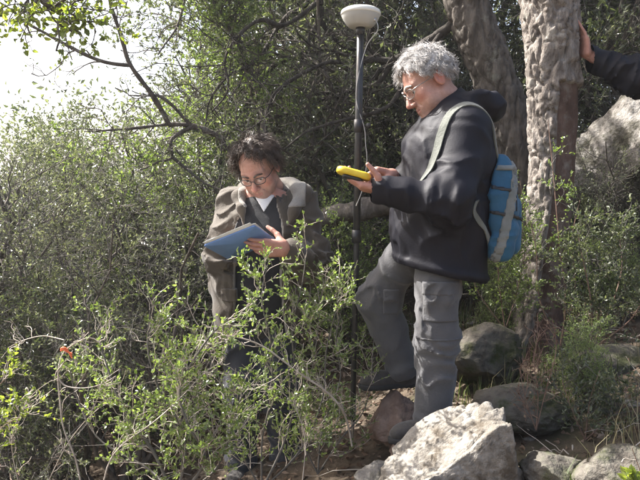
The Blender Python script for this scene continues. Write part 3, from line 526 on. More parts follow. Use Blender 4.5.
# ------------------------------------------------------------------ implicit surfaces for bodies, clothes, bags
def surface_nets(Fv, lo, h):
    s = Fv < 0; nx, ny, nz = Fv.shape
    off = [(i, j, k) for i in (0, 1) for j in (0, 1) for k in (0, 1)]
    cnt = sum(s[i:nx - 1 + i, j:ny - 1 + j, k:nz - 1 + k].astype(np.int8) for i, j, k in off)
    act = (cnt > 0) & (cnt < 8); idx = np.argwhere(act)
    cv = np.stack([Fv[idx[:, 0] + i, idx[:, 1] + j, idx[:, 2] + k] for i, j, k in off], 1); co = np.array(off, float)
    sm = np.zeros((len(idx), 3)); n = np.zeros(len(idx))
    for a in range(8):
        for b in range(a + 1, 8):
            if np.abs(co[a] - co[b]).sum() == 1:
                va, vb = cv[:, a], cv[:, b]; m = (va < 0) != (vb < 0)
                t = va[m] / (va[m] - vb[m]); sm[m] += co[a] + (co[b] - co[a]) * t[:, None]; n[m] += 1
    v = lo + (idx + sm / n[:, None]) * h
    im = np.full(act.shape, -1, np.int64); im[act] = np.arange(len(idx))
    Q = []
    for ax in range(3):
        sl = [slice(None)] * 3; sh = [slice(None)] * 3; sl[ax] = slice(0, -1); sh[ax] = slice(1, None)
        a = s[tuple(sl)]; b = s[tuple(sh)]; e = np.argwhere(a != b); o1, o2 = [x for x in range(3) if x != ax]
        ok = (e[:, o1] > 0) & (e[:, o2] > 0) & (e[:, o1] < Fv.shape[o1] - 1) & (e[:, o2] < Fv.shape[o2] - 1); e = e[ok]
        def cell(d1, d2):
            c = e.copy(); c[:, o1] -= d1; c[:, o2] -= d2; return im[c[:, 0], c[:, 1], c[:, 2]]
        q = np.stack([cell(1, 1), cell(0, 1), cell(0, 0), cell(1, 0)], 1)
        fl = a[e[:, 0], e[:, 1], e[:, 2]]
        if ax == 1: fl = ~fl
        q[~fl] = q[~fl][:, ::-1]; Q.append(q)
    q = np.concatenate(Q); return v, q[(q >= 0).all(1)]
def mesh_sdf(fn, lo, hi, h):
    lo = np.asarray(lo, float); hi = np.asarray(hi, float); n = np.ceil((hi - lo) / h).astype(int) + 1
    B = 8; nb = -(-n // B); Fv = np.empty(nb * B); ib = np.stack(np.meshgrid(*[np.arange(k) for k in nb], indexing='ij'), -1).reshape(-1, 3)
    fc = fn(lo + (ib * B + (B - 1) / 2) * h); near = np.abs(fc) < B * h * .87 * 1.25 + .03      # only blocks near the surface are sampled
    V6 = Fv.reshape(nb[0], B, nb[1], B, nb[2], B).transpose(0, 2, 4, 1, 3, 5); V6[...] = fc.reshape(*nb)[..., None, None, None]
    loc = np.stack(np.meshgrid(*[np.arange(B)] * 3, indexing='ij'), -1).reshape(1, -1, 3); idx = ib[near]
    for i in range(0, len(idx), 400):
        b = idx[i:i + 400]; V6[b[:, 0], b[:, 1], b[:, 2]] = fn(lo + (b[:, None] * B + loc) * h).reshape(-1, B, B, B)
    return surface_nets(Fv, lo, h)
def cone(p, a, b, ra, rb):
    ba = b - a; t = np.clip(((p - a) @ ba) / (ba @ ba), 0, 1)
    return np.linalg.norm(p - a - t[..., None] * ba, axis=-1) - (ra + (rb - ra) * t), t
def cap(p, a, b, ra, rb=None): return cone(p, np.asarray(a, float), np.asarray(b, float), ra, ra if rb is None else rb)[0]
def ell(p, c, r):
    r = np.asarray(r, float); q = p - np.asarray(c, float); k0 = np.linalg.norm(q / r, axis=-1); k1 = np.linalg.norm(q / (r * r), axis=-1)
    return k0 * (k0 - 1) / (k1 + 1e-9)
def rbox(p, c, half, r):
    q = np.abs(p - np.asarray(c, float)) - (np.asarray(half, float) - r)
    return np.linalg.norm(np.maximum(q, 0), axis=-1) + np.minimum(q.max(-1), 0) - r
def su(a, b, k):
    h = np.clip(0.5 + 0.5 * (b - a) / k, 0, 1); return b + (a - b) * h - k * h * (1 - h)
def ss(a, b, k): return -su(-a, b, k)          # a minus b, smooth
def frame(f, up=(0, 0, 1)):
    f = nrm(f); s = nrm(np.cross(f, up)); u = np.cross(s, f); return s, f, u       # side (right), forward, up
def rot(v, ax, a):
    ax = nrm(ax); return v * math.cos(a) + np.cross(ax, v) * math.sin(a) + ax * (ax @ v) * (1 - math.cos(a))
FOLD = [1.0]
def sleeve(p, pts, rads, folds=0.010, freq=34., k=0.05, off=0.):
    """chain of cones with folds running round the limb, strongest at the bends"""
    d = None
    for i in range(len(pts) - 1):
        di, t = cone(p, pts[i], pts[i + 1], rads[i], rads[i + 1])
        L = np.linalg.norm(pts[i + 1] - pts[i]); ax = (pts[i + 1] - pts[i]) / L
        along = ((p - pts[i]) @ ax); q = p - along[..., None] * ax
        w = np.exp(-((t - (1 if i == 0 else 0)) / 0.5) ** 2) * 0.8 + 0.45
        u = (q - pts[i]) * 7 + ax * (along * freq * 0.9)[..., None]
        if FOLD[0]:
            f = .75 * ((1 - np.abs(vnoise(u + 1.3 * vnoise(p, 6, off)[..., None], 1.0, off + 11 * i))) ** 3 * 2 - .6) + .45 * vnoise(p, 6., off + 5)
            di = di - 1.35 * folds * FOLD[0] * w * f
        d = di if d is None else su(d, di, k)
    return d

# ------------------------------------------------------------------ heads, hands
def head_sdf(p):
    """local head: x right, y forward, z up, origin between the ears"""
    ax = np.abs(p[..., 0]); m = np.stack([ax, p[..., 1], p[..., 2]], -1)
    d = ell(p, (0, -.012, .045), (.076, .098, .088))
    d = su(d, ell(p, (0, .032, -.015), (.060, .060, .088)), .03)
    d = su(d, cap(m, (.050, .0, -.055), (.012, .072, -.098), .020, .019), .03)
    d = su(d, ell(p, (0, .080, -.102), (.022, .017, .017)), .02)
    d = su(d, ell(m, (.043, .058, -.012), (.022, .024, .020)), .025)
    d = su(d, ell(m, (.040, .045, -.055), (.024, .028, .03)), .03)
    d = su(d, cap(m, (.008, .090, .032), (.044, .074, .034), .010, .009), .018)
    d = su(d, ell(p, (0, .076, -.062), (.030, .024, .028)), .02)
    d = ss(d, ell(m, (.032, .100, .012), (.020, .017, .013)), .014)
    d = su(d, np.linalg.norm(m - A(.031, .076, .011), axis=-1) - .0135, .004)
    d = su(d, cap(m, (.016, .083, .021), (.044, .074, .020), .0052, .0045), .006)
    d = su(d, cap(p, (0, .089, .024), (0, .119, -.026), .0075, .0115), .014)
    d = su(d, ell(m, (.0125, .104, -.031), (.0095, .012, .008)), .008)
    d = su(d, cap(m, (0, .098, -.056), (.022, .084, -.060), .0062, .003), .006)
    d = su(d, cap(m, (0, .097, -.069), (.018, .085, -.067), .0072, .003), .006)
    d = ss(d, cap(m, (0, .105, -.0625), (.024, .088, -.0625), .0016, .001), .003)
    e = ell(m, (.083, -.012, .0), (.009, .021, .033)); e = ss(e, ell(m, (.093, -.006, .004), (.009, .011, .020)), .006)
    d = su(d, e, .008)
    d = ss(d, cap(m, (.020, .094, -.032), (.036, .074, -.068), .0022, .002), .006)
    d = ss(d, cap(m, (.010, .099, .040), (.034, .093, .052), .0012, .001), .004)
    d = su(d, cap(p, (0, -.022, -.045), (0, -.055, -.20), .056, .064), .03)
    return d
def hand_parts(w, d, n, left, curl, thumb, spread=0.04, s=1.0):
    """capsules of a hand: wrist w, finger direction d, palm faces n. curl: 4x3 angles; thumb: (out angle, towards palm angle, bend)"""
    d = nrm(d); n = nrm(n - (n @ d) * d); t = np.cross(n, d) if left else np.cross(d, n)
    caps = []; tips = []
    xs = [.030, .010, -.010, -.028]; base = [.092, .096, .090, .080]; ln = [(.042, .025, .021), (.046, .029, .022), (.043, .027, .021), (.033, .020, .018)]
    palm = []
    for i in range(4):
        b = w + s * (t * xs[i] + d * base[i] - n * 0.003)
        palm.append((w + s * t * xs[i] * 0.72 + s * d * 0.012, b, .0145 * s, .0125 * s))
        dd = rot(d, n, (-1 if not left else 1) * -xs[i] * spread / .03 * (1))
        q = b; a = 0
        for j in range(3):
            a += curl[i][j]; e = dd * math.cos(a) + n * math.sin(a); q2 = q + e * ln[i][j] * s
            caps.append((q, q2, (.0095 - .0012 * j) * s * (0.9 if i == 3 else 1), (.0088 - .0013 * j) * s * (0.9 if i == 3 else 1))); q = q2
        tips.append(q)
    o, tp, bend = thumb
    e = nrm(d * math.cos(o) + t * math.sin(o)); e = e * math.cos(tp) + n * math.sin(tp)
    b = w + s * (t * .022 + d * .022 + n * .006); q = b + e * .042 * s; palm.append((b, q, .0165 * s, .0125 * s))
    e2 = nrm(e + d * bend); q2 = q + e2 * .032 * s; q3 = q2 + nrm(e2 + d * bend * .6 + n * .15) * .026 * s
    caps += [(q, q2, .0115 * s, .0100 * s), (q2, q3, .0100 * s, .0078 * s)]
    return palm, caps, w - d * 0.10, tips
def hand_mesh(H, elbow):
    palm, caps, _, _ = H
    w = palm[0][0]; pts = np.array([c[i] for c in palm + caps for i in (0, 1)])
    wr = np.mean([c[0] for c in palm[:4]], 0); fo = wr + nrm(elbow - wr) * 0.10
    lo = np.minimum(pts.min(0), fo) - .035; hi = np.maximum(pts.max(0), fo) + .035
    def fn(p):
        d = cap(p, wr, fo, .025, .032)
        for c in palm: d = su(d, cap(p, *c), .016)
        f = None
        for c in caps: x = cap(p, *c); f = x if f is None else su(f, x, .0025)
        return su(d, f, .006)
    return mesh_sdf(fn, lo, hi, .0028)
def place(fr, o, v): return o + v @ np.array(fr)
def locks(fr, o, r, N, rad, L, curl_r, turns, cover, thick, S=12, k=5, grav=0.5, off=0.008, clump=0.0):
    """curly locks growing from the scalp where cover(dir) is true"""
    out = []; CL = 8 if clump else 1; NC = N // CL; N = NC * CL
    while len(out) < NC:
        d = nrm(r.normal(size=3))
        if cover(d): out.append(d)
    rep = lambda x: np.repeat(x, CL, 0)
    d = nrm(rep(np.array(out)) + clump * .045 * r.normal(size=(N, 3))); c = A(0, -.012, .045); root = c + d * (A(.076, .098, .088) + off * 0.3)
    loc = np.zeros((N, S, 3)); a0 = rep(r.random(NC) * 6.28) + .25 * r.normal(size=N); ln = L * rep(r.uniform(0.6, 1.2, NC)) * r.uniform(.85, 1.1, N); tw = rep(r.uniform(.7, 1.3, NC)); cr = rep(r.uniform(.7, 1.3, NC))
    gdir = (np.array(fr) @ A(0, 0, -1)); pos = root.copy(); cur = d.copy()
    e1 = nrm(np.cross(d, rep(r.normal(size=(NC, 3))))); e2 = np.cross(d, e1)
    for s in range(S):
        u = s / (S - 1); w = a0 + turns * 6.28 * u * tw
        rr = (curl_r * min(1, u * 3) * cr)[:, None]
        loc[:, s] = pos + rr * (e1 * np.cos(w)[:, None] + e2 * np.sin(w)[:, None])
        cur = nrm(cur + grav * (1.0 / S) * 2 * gdir + 0.12 * rep(r.normal(size=(NC, 3))) + .03 * r.normal(size=(N, 3))); pos = pos + cur * (ln / S)[:, None]
    # keep outside the skull
    q = loc - c; e = np.linalg.norm(q / A(.080, .102, .092), axis=-1, keepdims=True); loc = np.where(e < 1, c + q / np.maximum(e, .05), loc)
    radii = thick * r.uniform(.6, 1.2, (N, 1)) * np.concatenate([np.linspace(.7, 1, 3), np.linspace(1, .25, S - 3)])[None]
    v, q = tubes(loc, radii, k); return place(fr, o, v), q

M['skin'] = mat('skin', (0.39, 0.215, 0.16), 0.55, (0.50, 0.30, 0.235), 42, 0.3, 260, 0.35, sub=0.08)
_nt = M['skin'].node_tree; _bs = _nt.nodes['Principled BSDF']; _src = _bs.inputs['Base Color'].links[0].from_socket
_at = _nt.nodes.new('ShaderNodeAttribute'); _at.attribute_name = 'rnd'
for _sg, _col in ((0.62, (0.46, 0.13, 0.095)), (-0.55, (0.13, 0.10, 0.09))):     # ruddy cheeks, nose and ears; shaved beard
    _mu = _nt.nodes.new('ShaderNodeMath'); _mu.operation = 'MULTIPLY'; _mu.use_clamp = True; _mu.inputs[1].default_value = _sg; _nt.links.new(_at.outputs['Fac'], _mu.inputs[0])
    _mx = _nt.nodes.new('ShaderNodeMix'); _mx.data_type = 'RGBA'; _nt.links.new(_mu.outputs[0], _mx.inputs['Factor']); _nt.links.new(_src, _mx.inputs['A']); _mx.inputs['B'].default_value = (*_col, 1); _src = _mx.outputs['Result']
_nt.links.new(_src, _bs.inputs['Base Color'])
M['lip'] = mat('lip', (0.31, 0.145, 0.115), 0.5, (0.36, 0.17, 0.14), 60)
M['stubble'] = mat('shaved_skin', (0.33, 0.195, 0.155), 0.6, (0.43, 0.265, 0.215), 90, 0.1, 260, 0.35)
M['eye'] = mat('eye', (0.55, 0.52, 0.48), 0.15); M['iris'] = mat('iris', (0.03, 0.02, 0.015), 0.1)
M['hair_grey'] = mat('grey_hair', (0.30, 0.29, 0.28), 0.5, (0.60, 0.58, 0.56), 40, 0, 40, 0.5)
M['hair_brown'] = mat('brown_hair', (0.030, 0.019, 0.013), 0.45, (0.085, 0.055, 0.038), 30, 0, 40, 0.5)
M['hair_black'] = mat('black_hair', (0.015, 0.012, 0.01), 0.5, (0.03, 0.024, 0.02), 30)
M['lens'] = bpy.data.materials.new('spectacle_lens'); M['lens'].use_nodes = True
_n = M['lens'].node_tree; _t = _n.nodes.new('ShaderNodeBsdfTransparent'); _g = _n.nodes.new('ShaderNodeBsdfGlossy'); _g.inputs['Roughness'].default_value = .04; _m = _n.nodes.new('ShaderNodeMixShader'); _m.inputs[0].default_value = .06
_n.links.new(_t.outputs[0], _m.inputs[1]); _n.links.new(_g.outputs[0], _m.inputs[2]); _n.links.new(_m.outputs[0], _n.nodes['Material Output'].inputs['Surface'])
M['frame_dark'] = mat('dark_frame', (0.02, 0.018, 0.018), 0.3); M['frame_metal'] = mat('metal_frame', (0.25, 0.24, 0.23), 0.3, metal=0.8)

def fmat_head(fr, o, v, q):
    c = (v[q].mean(1) - o) @ np.array(fr).T; mi = np.zeros(len(q), int)
    ax = np.abs(c[:, 0]); y, z = c[:, 1], c[:, 2]
    mi[(ax < .020) & (y > .084) & (np.abs(z + .063) < .0085)] = 1
    ed = np.linalg.norm(np.stack([ax, y, z], 1) - A(.031, .076, .011), axis=1)
    mi[(ed < .0143) & (np.abs(z - .0055) < .0036) & (ax > .02) & (ax < .043)] = 3
    mi[(mi == 3) & (np.hypot(ax - .031, z - .006) < .0058)] = 4
    return mi
SKIN = ['skin', 'lip', 'stubble', 'eye', 'iris']
def flush(fr, o, v, beard):
    c = (v - o) @ np.array(fr).T; m = np.stack([np.abs(c[:, 0]), c[:, 1], c[:, 2]], 1)
    g = lambda q, s: np.exp(-(np.linalg.norm(m - A(*q), axis=1) / s) ** 2)
    r_ = np.clip(g((.045, .065, -.022), .024) + g((0, .118, -.024), .016) * 1.1 + g((.085, -.01, 0), .03) + .3 * g((0, .09, .05), .04), 0, 1)
    b_ = np.clip((-.038 - m[:, 2]) / .03, 0, 1) * np.clip((m[:, 1] + .01) / .05, 0, 1) * np.clip((m[:, 2] + .15) / .03, 0, 1)
    return r_ * (1 - b_) - beard * b_ * (.8 + .3 * vnoise(c, 60, 2.))
def make_body(root, J, fr, o, hands, scale=1.0, beard=.6):
    """head, hands and the hidden trunk and limbs as one mesh"""
    V = []; Q = []; MI = []; AT = []; off = 0
    def add(v, q, mi):
        nonlocal off; AT.append(np.full(len(v), .35)); V.append(v); Q.append(q + off); MI.append(mi); off += len(v)
    v, q = mesh_sdf(lambda p: head_sdf(p / scale) * scale, A(-.11, -.16, -.19) * scale, A(.11, .14, .145) * scale, .0034)
    v = place(fr, o, v); add(v, q, fmat_head(fr, o, o + (v - o) / scale, q)); AT[-1] = flush(fr, o, o + (v - o) / scale, beard)
    for h, el in hands:
        v, q = hand_mesh(h, el); add(v, q, np.zeros(len(q), int))
    def trunk(p):
        nb = J['neck']
        d = cap(p, J['pelvis'], J['chest'], .10, .11); d = su(d, cap(p, J['chest'], nb, .09, .055), .05)
        d = su(d, cap(p, nb, o - np.array(fr[2]) * .03, .055, .05), .03)
        for s in 'LR':
            d = su(d, cap(p, nb, J['sh' + s], .05, .05), .04); d = su(d, cap(p, J['sh' + s], J['el' + s], .045, .036), .03)
            d = su(d, cap(p, J['el' + s], J['wr' + s], .036, .024), .02)
            d = su(d, cap(p, J['hip' + s], J['kn' + s], .07, .05), .05); d = su(d, cap(p, J['kn' + s], J['an' + s], .046, .034), .03)
        return d
    pts = np.array([J[k] for k in J]); lo = pts.min(0) - .13; hi = pts.max(0) + .13
    v, q = mesh_sdf(trunk, lo, hi, .022); add(v, q, np.zeros(len(q), int))
    return part('body', np.concatenate(V), Q, [M[x] for x in SKIN], root, np.concatenate(MI), True, np.concatenate(AT))
def spectacles(root, fr, o, m, s=1.0, rx=.025, rz=.018, wire=.0017):
    loops = []; rad = []
    a = np.linspace(0, 6.2832, 17)
    L = []
    for sx in (-1, 1):
        c = A(sx * .032, .108, .008)
        pl = np.stack([c[0] + rx * np.sign(np.cos(a)) * np.abs(np.cos(a)) ** .8, c[1] - .012 * (np.abs(c[0] + rx * np.cos(a)) / .055) ** 2, c[2] + rz * np.sign(np.sin(a)) * np.abs(np.sin(a)) ** .8], 1)
        loops.append(pl); L.append(pl)
    for sx in (-1, 1):
        tm = smooth_line([A(sx * .056, .098, .014), A(sx * .072, .080, .015), A(sx * .081, .02, .014), A(sx * .083, -.012, .012), A(sx * .082, -.028, -.006)], 17); loops.append(tm)
    loops.append(smooth_line([A(-.008, .112, .012), A(0, .114, .016), A(.008, .112, .012)], 17))
    v, q = tubes(np.array(loops) * s, np.full((5, 17), wire), 6)
    g = part('glasses', place(fr, o, v), [q], m, root)
    for pl in L:
        vv = np.concatenate([pl[:-1], pl[:-1] + A(0, -.0012, 0), [pl[:-1].mean(0) + A(0, .0010, 0)], [pl[:-1].mean(0) - A(0, .0004, 0)]]) * s
        i = np.arange(16); j = (i + 1) % 16
        f = [np.stack([i, j, np.full(16, 32)], 1), np.stack([j + 16, i + 16, np.full(16, 33)], 1), np.stack([i, i + 16, j + 16, j], 1)]
        part('lens', place(fr, o, vv), f, M['lens'], g)
    return g
def shoe(root, ankle, toe, m, msole, s=1.0):
    """ankle joint and toe tip (on the sole); the sole is flat along ankle->toe"""
    fd = nrm(A(*(toe - ankle)[:2], 0)); L = .27 * s
    z0 = toe[2]; slope = 0.0
    heel = A(ankle[0], ankle[1], z0) - fd * .065; fr = frame(fd)
    def up(p):
        q = (p - heel) @ np.array(fr).T; x, y, z = q[..., 0], q[..., 1], q[..., 2]
        d = ell(q, (0, .19, .035), (.046, .085, .045)); d = su(d, ell(q, (0, .06, .05), (.040, .075, .055)), .05)
        d = su(d, cap(q, (0, .055, .05), (0, .05, .135), .044, .05), .04)
        d = d - .001 * np.sin(y * 120) * ((z > .05) & (y > .08) & (y < .2))
        return np.maximum(d, .012 - z)
    def so(p):
        q = (p - heel) @ np.array(fr).T; z = q[..., 2]
        d = su(ell(q, (0, .19, .012), (.051, .092, .2)), ell(q, (0, .05, .012), (.041, .062, .2)), .06)
        return np.maximum(d, np.abs(z - .012) - .013 + .004 * (np.sin(q[..., 1] * 260) > .3) * (z < .006))
    c = heel + fd * .13; w = A(.2, .2, 0)
    v, q = mesh_sdf(up, c - A(.19, .19, .02), c + A(.19, .19, .20), .006); sh = part('shoe', v, [q], m, root)
    v, q = mesh_sdf(so, c - A(.19, .19, .02), c + A(.19, .19, .05), .006); part('sole', v, [q], msole, sh)
    return sh
def trousers(root, J, m, folds=.012, r=(.098, .078, .066, .062), off=0., pocket=None, w=.085):
    def fn(p):
        d = None
        for s in 'LR':
            x = sleeve(p, [J['hip' + s], J['kn' + s], J['an' + s]], [r[0], r[1], r[3]], folds, 17., .05, off + (0 if s == 'L' else 40))
            b = J['an' + s]; ax = nrm(J['kn' + s] - b); t = (p - b) @ ax
            x = np.maximum(x, -(t + .035))
            bl = np.exp(-((t - .02) / .05) ** 2); x = x - .010 * bl * (.5 + .5 * np.sin(t * 95 + 3 * vnoise(p, 12, off)))
            d = x if d is None else su(d, x, .02)
        d = su(d, cap(p, J['hipL'] + A(0, 0, .05), J['hipR'] + A(0, 0, .05), .115), .06)
        if pocket is not None:
            c, fr2, hf = pocket; q = (p - c) @ np.array(fr2).T
            d = su(d, rbox(q, (0, 0, 0), hf, .008), .012); d = su(d, rbox(q, (0, hf[1] * .3, hf[2] * .72), (hf[0] * 1.04, hf[1] * 1.1, hf[2] * .22), .006), .004)
        return d
    pts = np.array([J[k + s] for k in ('hip', 'kn', 'an') for s in 'LR']); v, q = mesh_sdf(fn, pts.min(0) - .19, pts.max(0) + A(.19, .19, .20), .0085)
    return part('trousers', v, [q], m, root), fn

# ------------------------------------------------------------------ cloth and gear materials
def cloth(name, c, c2, rough=.75, bump=.25, sheen=.25, bs=130, spec=.35, cr=.5): return mat(name, c, rough, c2, 16, bump, bs, spec, sheen=sheen, crease=cr)
M['navy'] = cloth('navy_shell', (.0058, .0058, .0098), (.0070, .0070, .0120), .62, .10, .0, 140, .22)
M['grey_cloth'] = cloth('grey_trouser_cloth', (.064, .064, .068), (.075, .075, .079), .85, cr=.25)
M['parka'] = cloth('brown_parka_cloth', (.056, .044, .030), (.070, .056, .040), .8)
M['lining'] = cloth('fleece_lining', (.22, .20, .17), (.32, .30, .26), .95, .6, .4, 220)
M['lining_dull'] = cloth('worn_fleece_edge', (.17, .155, .13), (.22, .20, .17), .95)
M['seam'] = cloth('dark_seam', (.05, .05, .052), (.06, .06, .062))
M['black_knit'] = cloth('black_knit', (.014, .014, .015), (.026, .026, .028), .9, .4, .2, 260)
M['denim'] = cloth('dark_denim', (.020, .022, .028), (.030, .033, .042), .85)
M['white_cloth'] = cloth('white_cotton', (.62, .62, .64), (.72, .72, .72), .9)
M['shoe'] = cloth('dark_boot_leather', (.030, .027, .025), (.06, .053, .047), .6); M['sole'] = mat('boot_sole', (.02, .02, .02), .8)
M['pack_blue'] = cloth('blue_nylon', (.010, .070, .135), (.014, .09, .17), .6, .2, .15, 90)
M['pack_grey'] = cloth('pale_grey_nylon', (.13, .145, .135), (.19, .20, .19), .75)
M['strap'] = cloth('grey_green_webbing', (.10, .108, .092), (.14, .148, .128), .85)
M['yellow'] = mat('yellow_plastic', (.62, .43, .02), .4, (.68, .50, .04), 20); M['black_plastic'] = mat('black_plastic', (.018, .018, .019), .45)
M['screen'] = mat('dark_screen', (.02, .025, .03), .12)
M['blue_board'] = mat('blue_board', (.15, .28, .60), .45, (.18, .32, .66), 25, .05, 60)
M['paper'] = mat('white_paper', (.72, .72, .70), .85, (.80, .80, .79), 12)
M['antenna'] = mat('antenna_white', (.62, .62, .57), .4, (.70, .70, .66), 12, .03, 60); M['antenna_grey'] = mat('antenna_base_grey', (.36, .36, .34), .5)
M['carbon'] = mat('carbon_pole', (.018, .018, .019), .35, (.03, .03, .03), 60); M['steel'] = mat('steel', (.42, .42, .42), .35, metal=.9)

def torso(p, cs, rs, side, offs, folds, off=0., freq=13.):
    d = None
    for s in (-1, 1):
        x = sleeve(p, [c + side * s * o for c, o in zip(cs, offs)], rs, folds, freq, .08, off + 9 * s); d = x if d is None else su(d, x, .12)
    return d

# ------------------------------------------------------------------ the man with the handheld device
J = dict(hipL=P(438, 232, 2.62), knL=P(438, 335, 2.60), anL=P(433, 421, 2.63), hipR=P(424, 232, 2.79), knR=P(377, 299, 2.88), anR=P(404, 369, 2.87),
         pelvis=P(434, 228, 2.71), chest=P(449, 150, 2.71), neck=P(455, 112, 2.72), shL=P(468, 130, 2.56), elL=P(450, 203, 2.46), wrL=P(386, 191, 2.47),
         shR=P(440, 128, 2.88), elR=P(412, 200, 2.92), wrR=P(394, 175, 2.68))
RM = thing('person', 'grey-haired man in dark navy jacket and grey trousers, one foot raised on a rock', 'person', (J['anL'][0], J['anL'][1], J['anL'][2] - .08))
hf = nrm(A(-.80, -.20, -.50)); hu = nrm(A(-.35, .10, .9)); fr = frame(hf, hu); HO = P(430, 86, 2.70)
# hands: left palm up under the device, right hand poking at it
hL = hand_parts(J['wrL'], A(-1, .05, .22), A(.15, .18, 1), True, [(.35, .55, .45), (.30, .5, .45), (.30, .5, .4), (.3, .5, .4)], (.75, .85, .55), s=1.04)
hR = hand_parts(J['wrR'], A(-.85, -.35, .12), A(-.25, -.25, -1), False, [(.55, .55, .35), (.95, .9, .6), (1.15, 1.1, .7), (1.2, 1.1, .8)], (.55, .55, .5), s=1.02)
make_body(RM, J, fr, HO, [(hL, J['elL']), (hR, J['elR'])], 1.06)
side = nrm(J['shL'] - J['shR'])
def navy_jacket(p):
    cs = [P(441, 272, 2.70), P(441, 215, 2.70), P(448, 152, 2.71), P(452, 124, 2.72)]
    d = torso(p, cs, [.168, .163, .142, .10], side, [.045, .04, .06, .09], .013, 2., 10.)
    hem = cs[0]; hz = p[..., 2] - hem[2] - .045 * (p[..., 0] - hem[0]) / .2 * -1
    d = np.maximum(d, -hz)
    d = ss(d, cap(p, hem - A(0, 0, .1), hem + A(0, 0, .06), .138), .01)
    d = d - .007 * np.exp(-((hz - .022) / .012) ** 2)
    d = su(d, sleeve(p, [J['shL'] - side * .02, J['elL'], P(381, 190, 2.47)], [.094, .076, .053], .011, 22., .05, 5.), .035)
    d = su(d, sleeve(p, [J['shR'] + side * .02, J['elR'], P(404, 180, 2.74)], [.098, .078, .052], .013, 30., .05, 15.), .035)
    nk = P(455, 117, 2.72); ct = P(439, 96, 2.71); nd = nrm(ct - nk)
    col = cap(p, nk, ct, .098, .088) - .006 * vnoise(p, 22, 4.); col = np.maximum(col, (p - P(441, 101, 2.71)) @ nd)
    col = ss(col, cap(p, nk + (ct - nk) * .3, ct + (ct - nk) * 1.2, .071, .076), .012)
    d = su(d, col, .03)
    hood = ell((p - P(482, 108, 2.74)) , (0, 0, 0), (.095, .125, .062)); hood = su(hood, ell(p - P(474, 100, 2.66), (0, 0, 0), (.075, .06, .04)), .04) - .012 * (1 - 2 * np.abs(vnoise(p * A(9, 9, 22), 1, 8.)))
    return su(d, hood, .025)
v, q = mesh_sdf(navy_jacket, P(386, 285, 2.45) * A(1, 0, 1) + A(-.06, 2.22, -.06), P(500, 85, 2.7) * A(1, 0, 1) + A(.10, 3.12, .03), .0078)
part('jacket', v, [q], M['navy'], RM)
pc = (J['hipL'] * .42 + J['knL'] * .58) + A(.02, -.088, .02)
TR, trf = trousers(RM, J, M['grey_cloth'], .009, (.098, .082, .07, .074), 3.)
def patch(name, fn, lo, hi, off, m, parent, ycut, h=.0055):
    """a piece of cloth sewn on the camera side of a garment, between two corners"""
    def f(p):
        d = fn(p); b = np.maximum(np.maximum(lo[0] - p[..., 0], p[..., 0] - hi[0]), np.maximum(lo[2] - p[..., 2], p[..., 2] - hi[2]))
        return np.maximum(np.maximum(np.maximum(d - off, -(d + .004)), b), p[..., 1] - ycut)
    a = A(lo[0] - .02, ycut - .16, lo[2] - .02); b = A(hi[0] + .02, ycut + .02, hi[2] + .02); v, q = mesh_sdf(f, a, b, h); return part(name, v, [q], m, parent)
yk = J['hipL'][1]
patch('cargo_pocket', trf, P(424, 322, 2.52), P(460, 284, 2.52), .007, M['grey_cloth'], TR, yk)
patch('pocket_flap', trf, P(423, 295, 2.52), P(461, 282, 2.52), .011, M['grey_cloth'], TR, yk)
patch('knee_seam', trf, P(405, 341.5, 2.52), P(470, 339, 2.52), .004, M['seam'], TR, yk)
patch('cargo_pocket', trf, P(385, 318, 2.7), P(402, 292, 2.7), .007, M['grey_cloth'], TR, J['knR'][1])
shoe(RM, J['anL'], P(410, 440, 2.58), M['shoe'], M['sole'])
shoe(RM, J['anR'], P(379, 388, 2.84), M['shoe'], M['sole'])
r = np.random.default_rng(3)
cov = lambda d: (d[2] > -.42 and d[1] < .74 - .75 * max(0, .62 - d[2])) and not (abs(d[0]) > .55 and d[2] < -.05 and d[1] > -.15)
def hair_cap(fr, o, thick, amp, sc_, freq=34.):
    def fn(p):
        q = p / sc_; d = ell(q, (0, -.016, .050), (.076 + thick, .098 + thick, .086 + thick)) - amp * (1 - 2 * np.abs(vnoise(q, freq, 2.))) - amp * .5 * vnoise(q, freq * 2.2, 6.)
        dd = nrm(q - A(0, -.012, .045)); cut = np.maximum(dd[..., 1] - (.56 - .5 * np.maximum(0, .5 - dd[..., 2])), -.45 - dd[..., 2]) * .09
        ear = np.where(np.abs(q[..., 0]) > .045, .05 - np.hypot(q[..., 1] - .012, q[..., 2] + .012), -1.)
        return np.maximum(np.maximum(d, cut), ear)
    v, q = mesh_sdf(fn, A(-.15, -.17, -.09), A(.15, .14, .20), .0042); return place(fr, o, v), q
hv = [hair_cap(fr, HO, .012, .006, 1.06), locks(fr, HO, r, 3400, .09, .058, .0085, 1.5, cov, .0014, k=3, grav=.75, S=13, clump=1.)]
br = [tubes(np.stack([smooth_line([A(s * .012, .104, .030), A(s * .03, .101, .038), A(s * .048, .086, .031)], 8) + r.normal(size=(8, 3)) * .001 for s in (-1, 1)]) * 1.06, np.full((2, 8), .0042), 5)]
hv += [(place(fr, HO, b[0]), b[1]) for b in br]
v, q = join(*hv); part('hair', v, q, M['hair_grey'], RM)['label'] = 'thick curly light grey hair'
spectacles(RM, fr, HO, M['frame_metal'], 1.06)

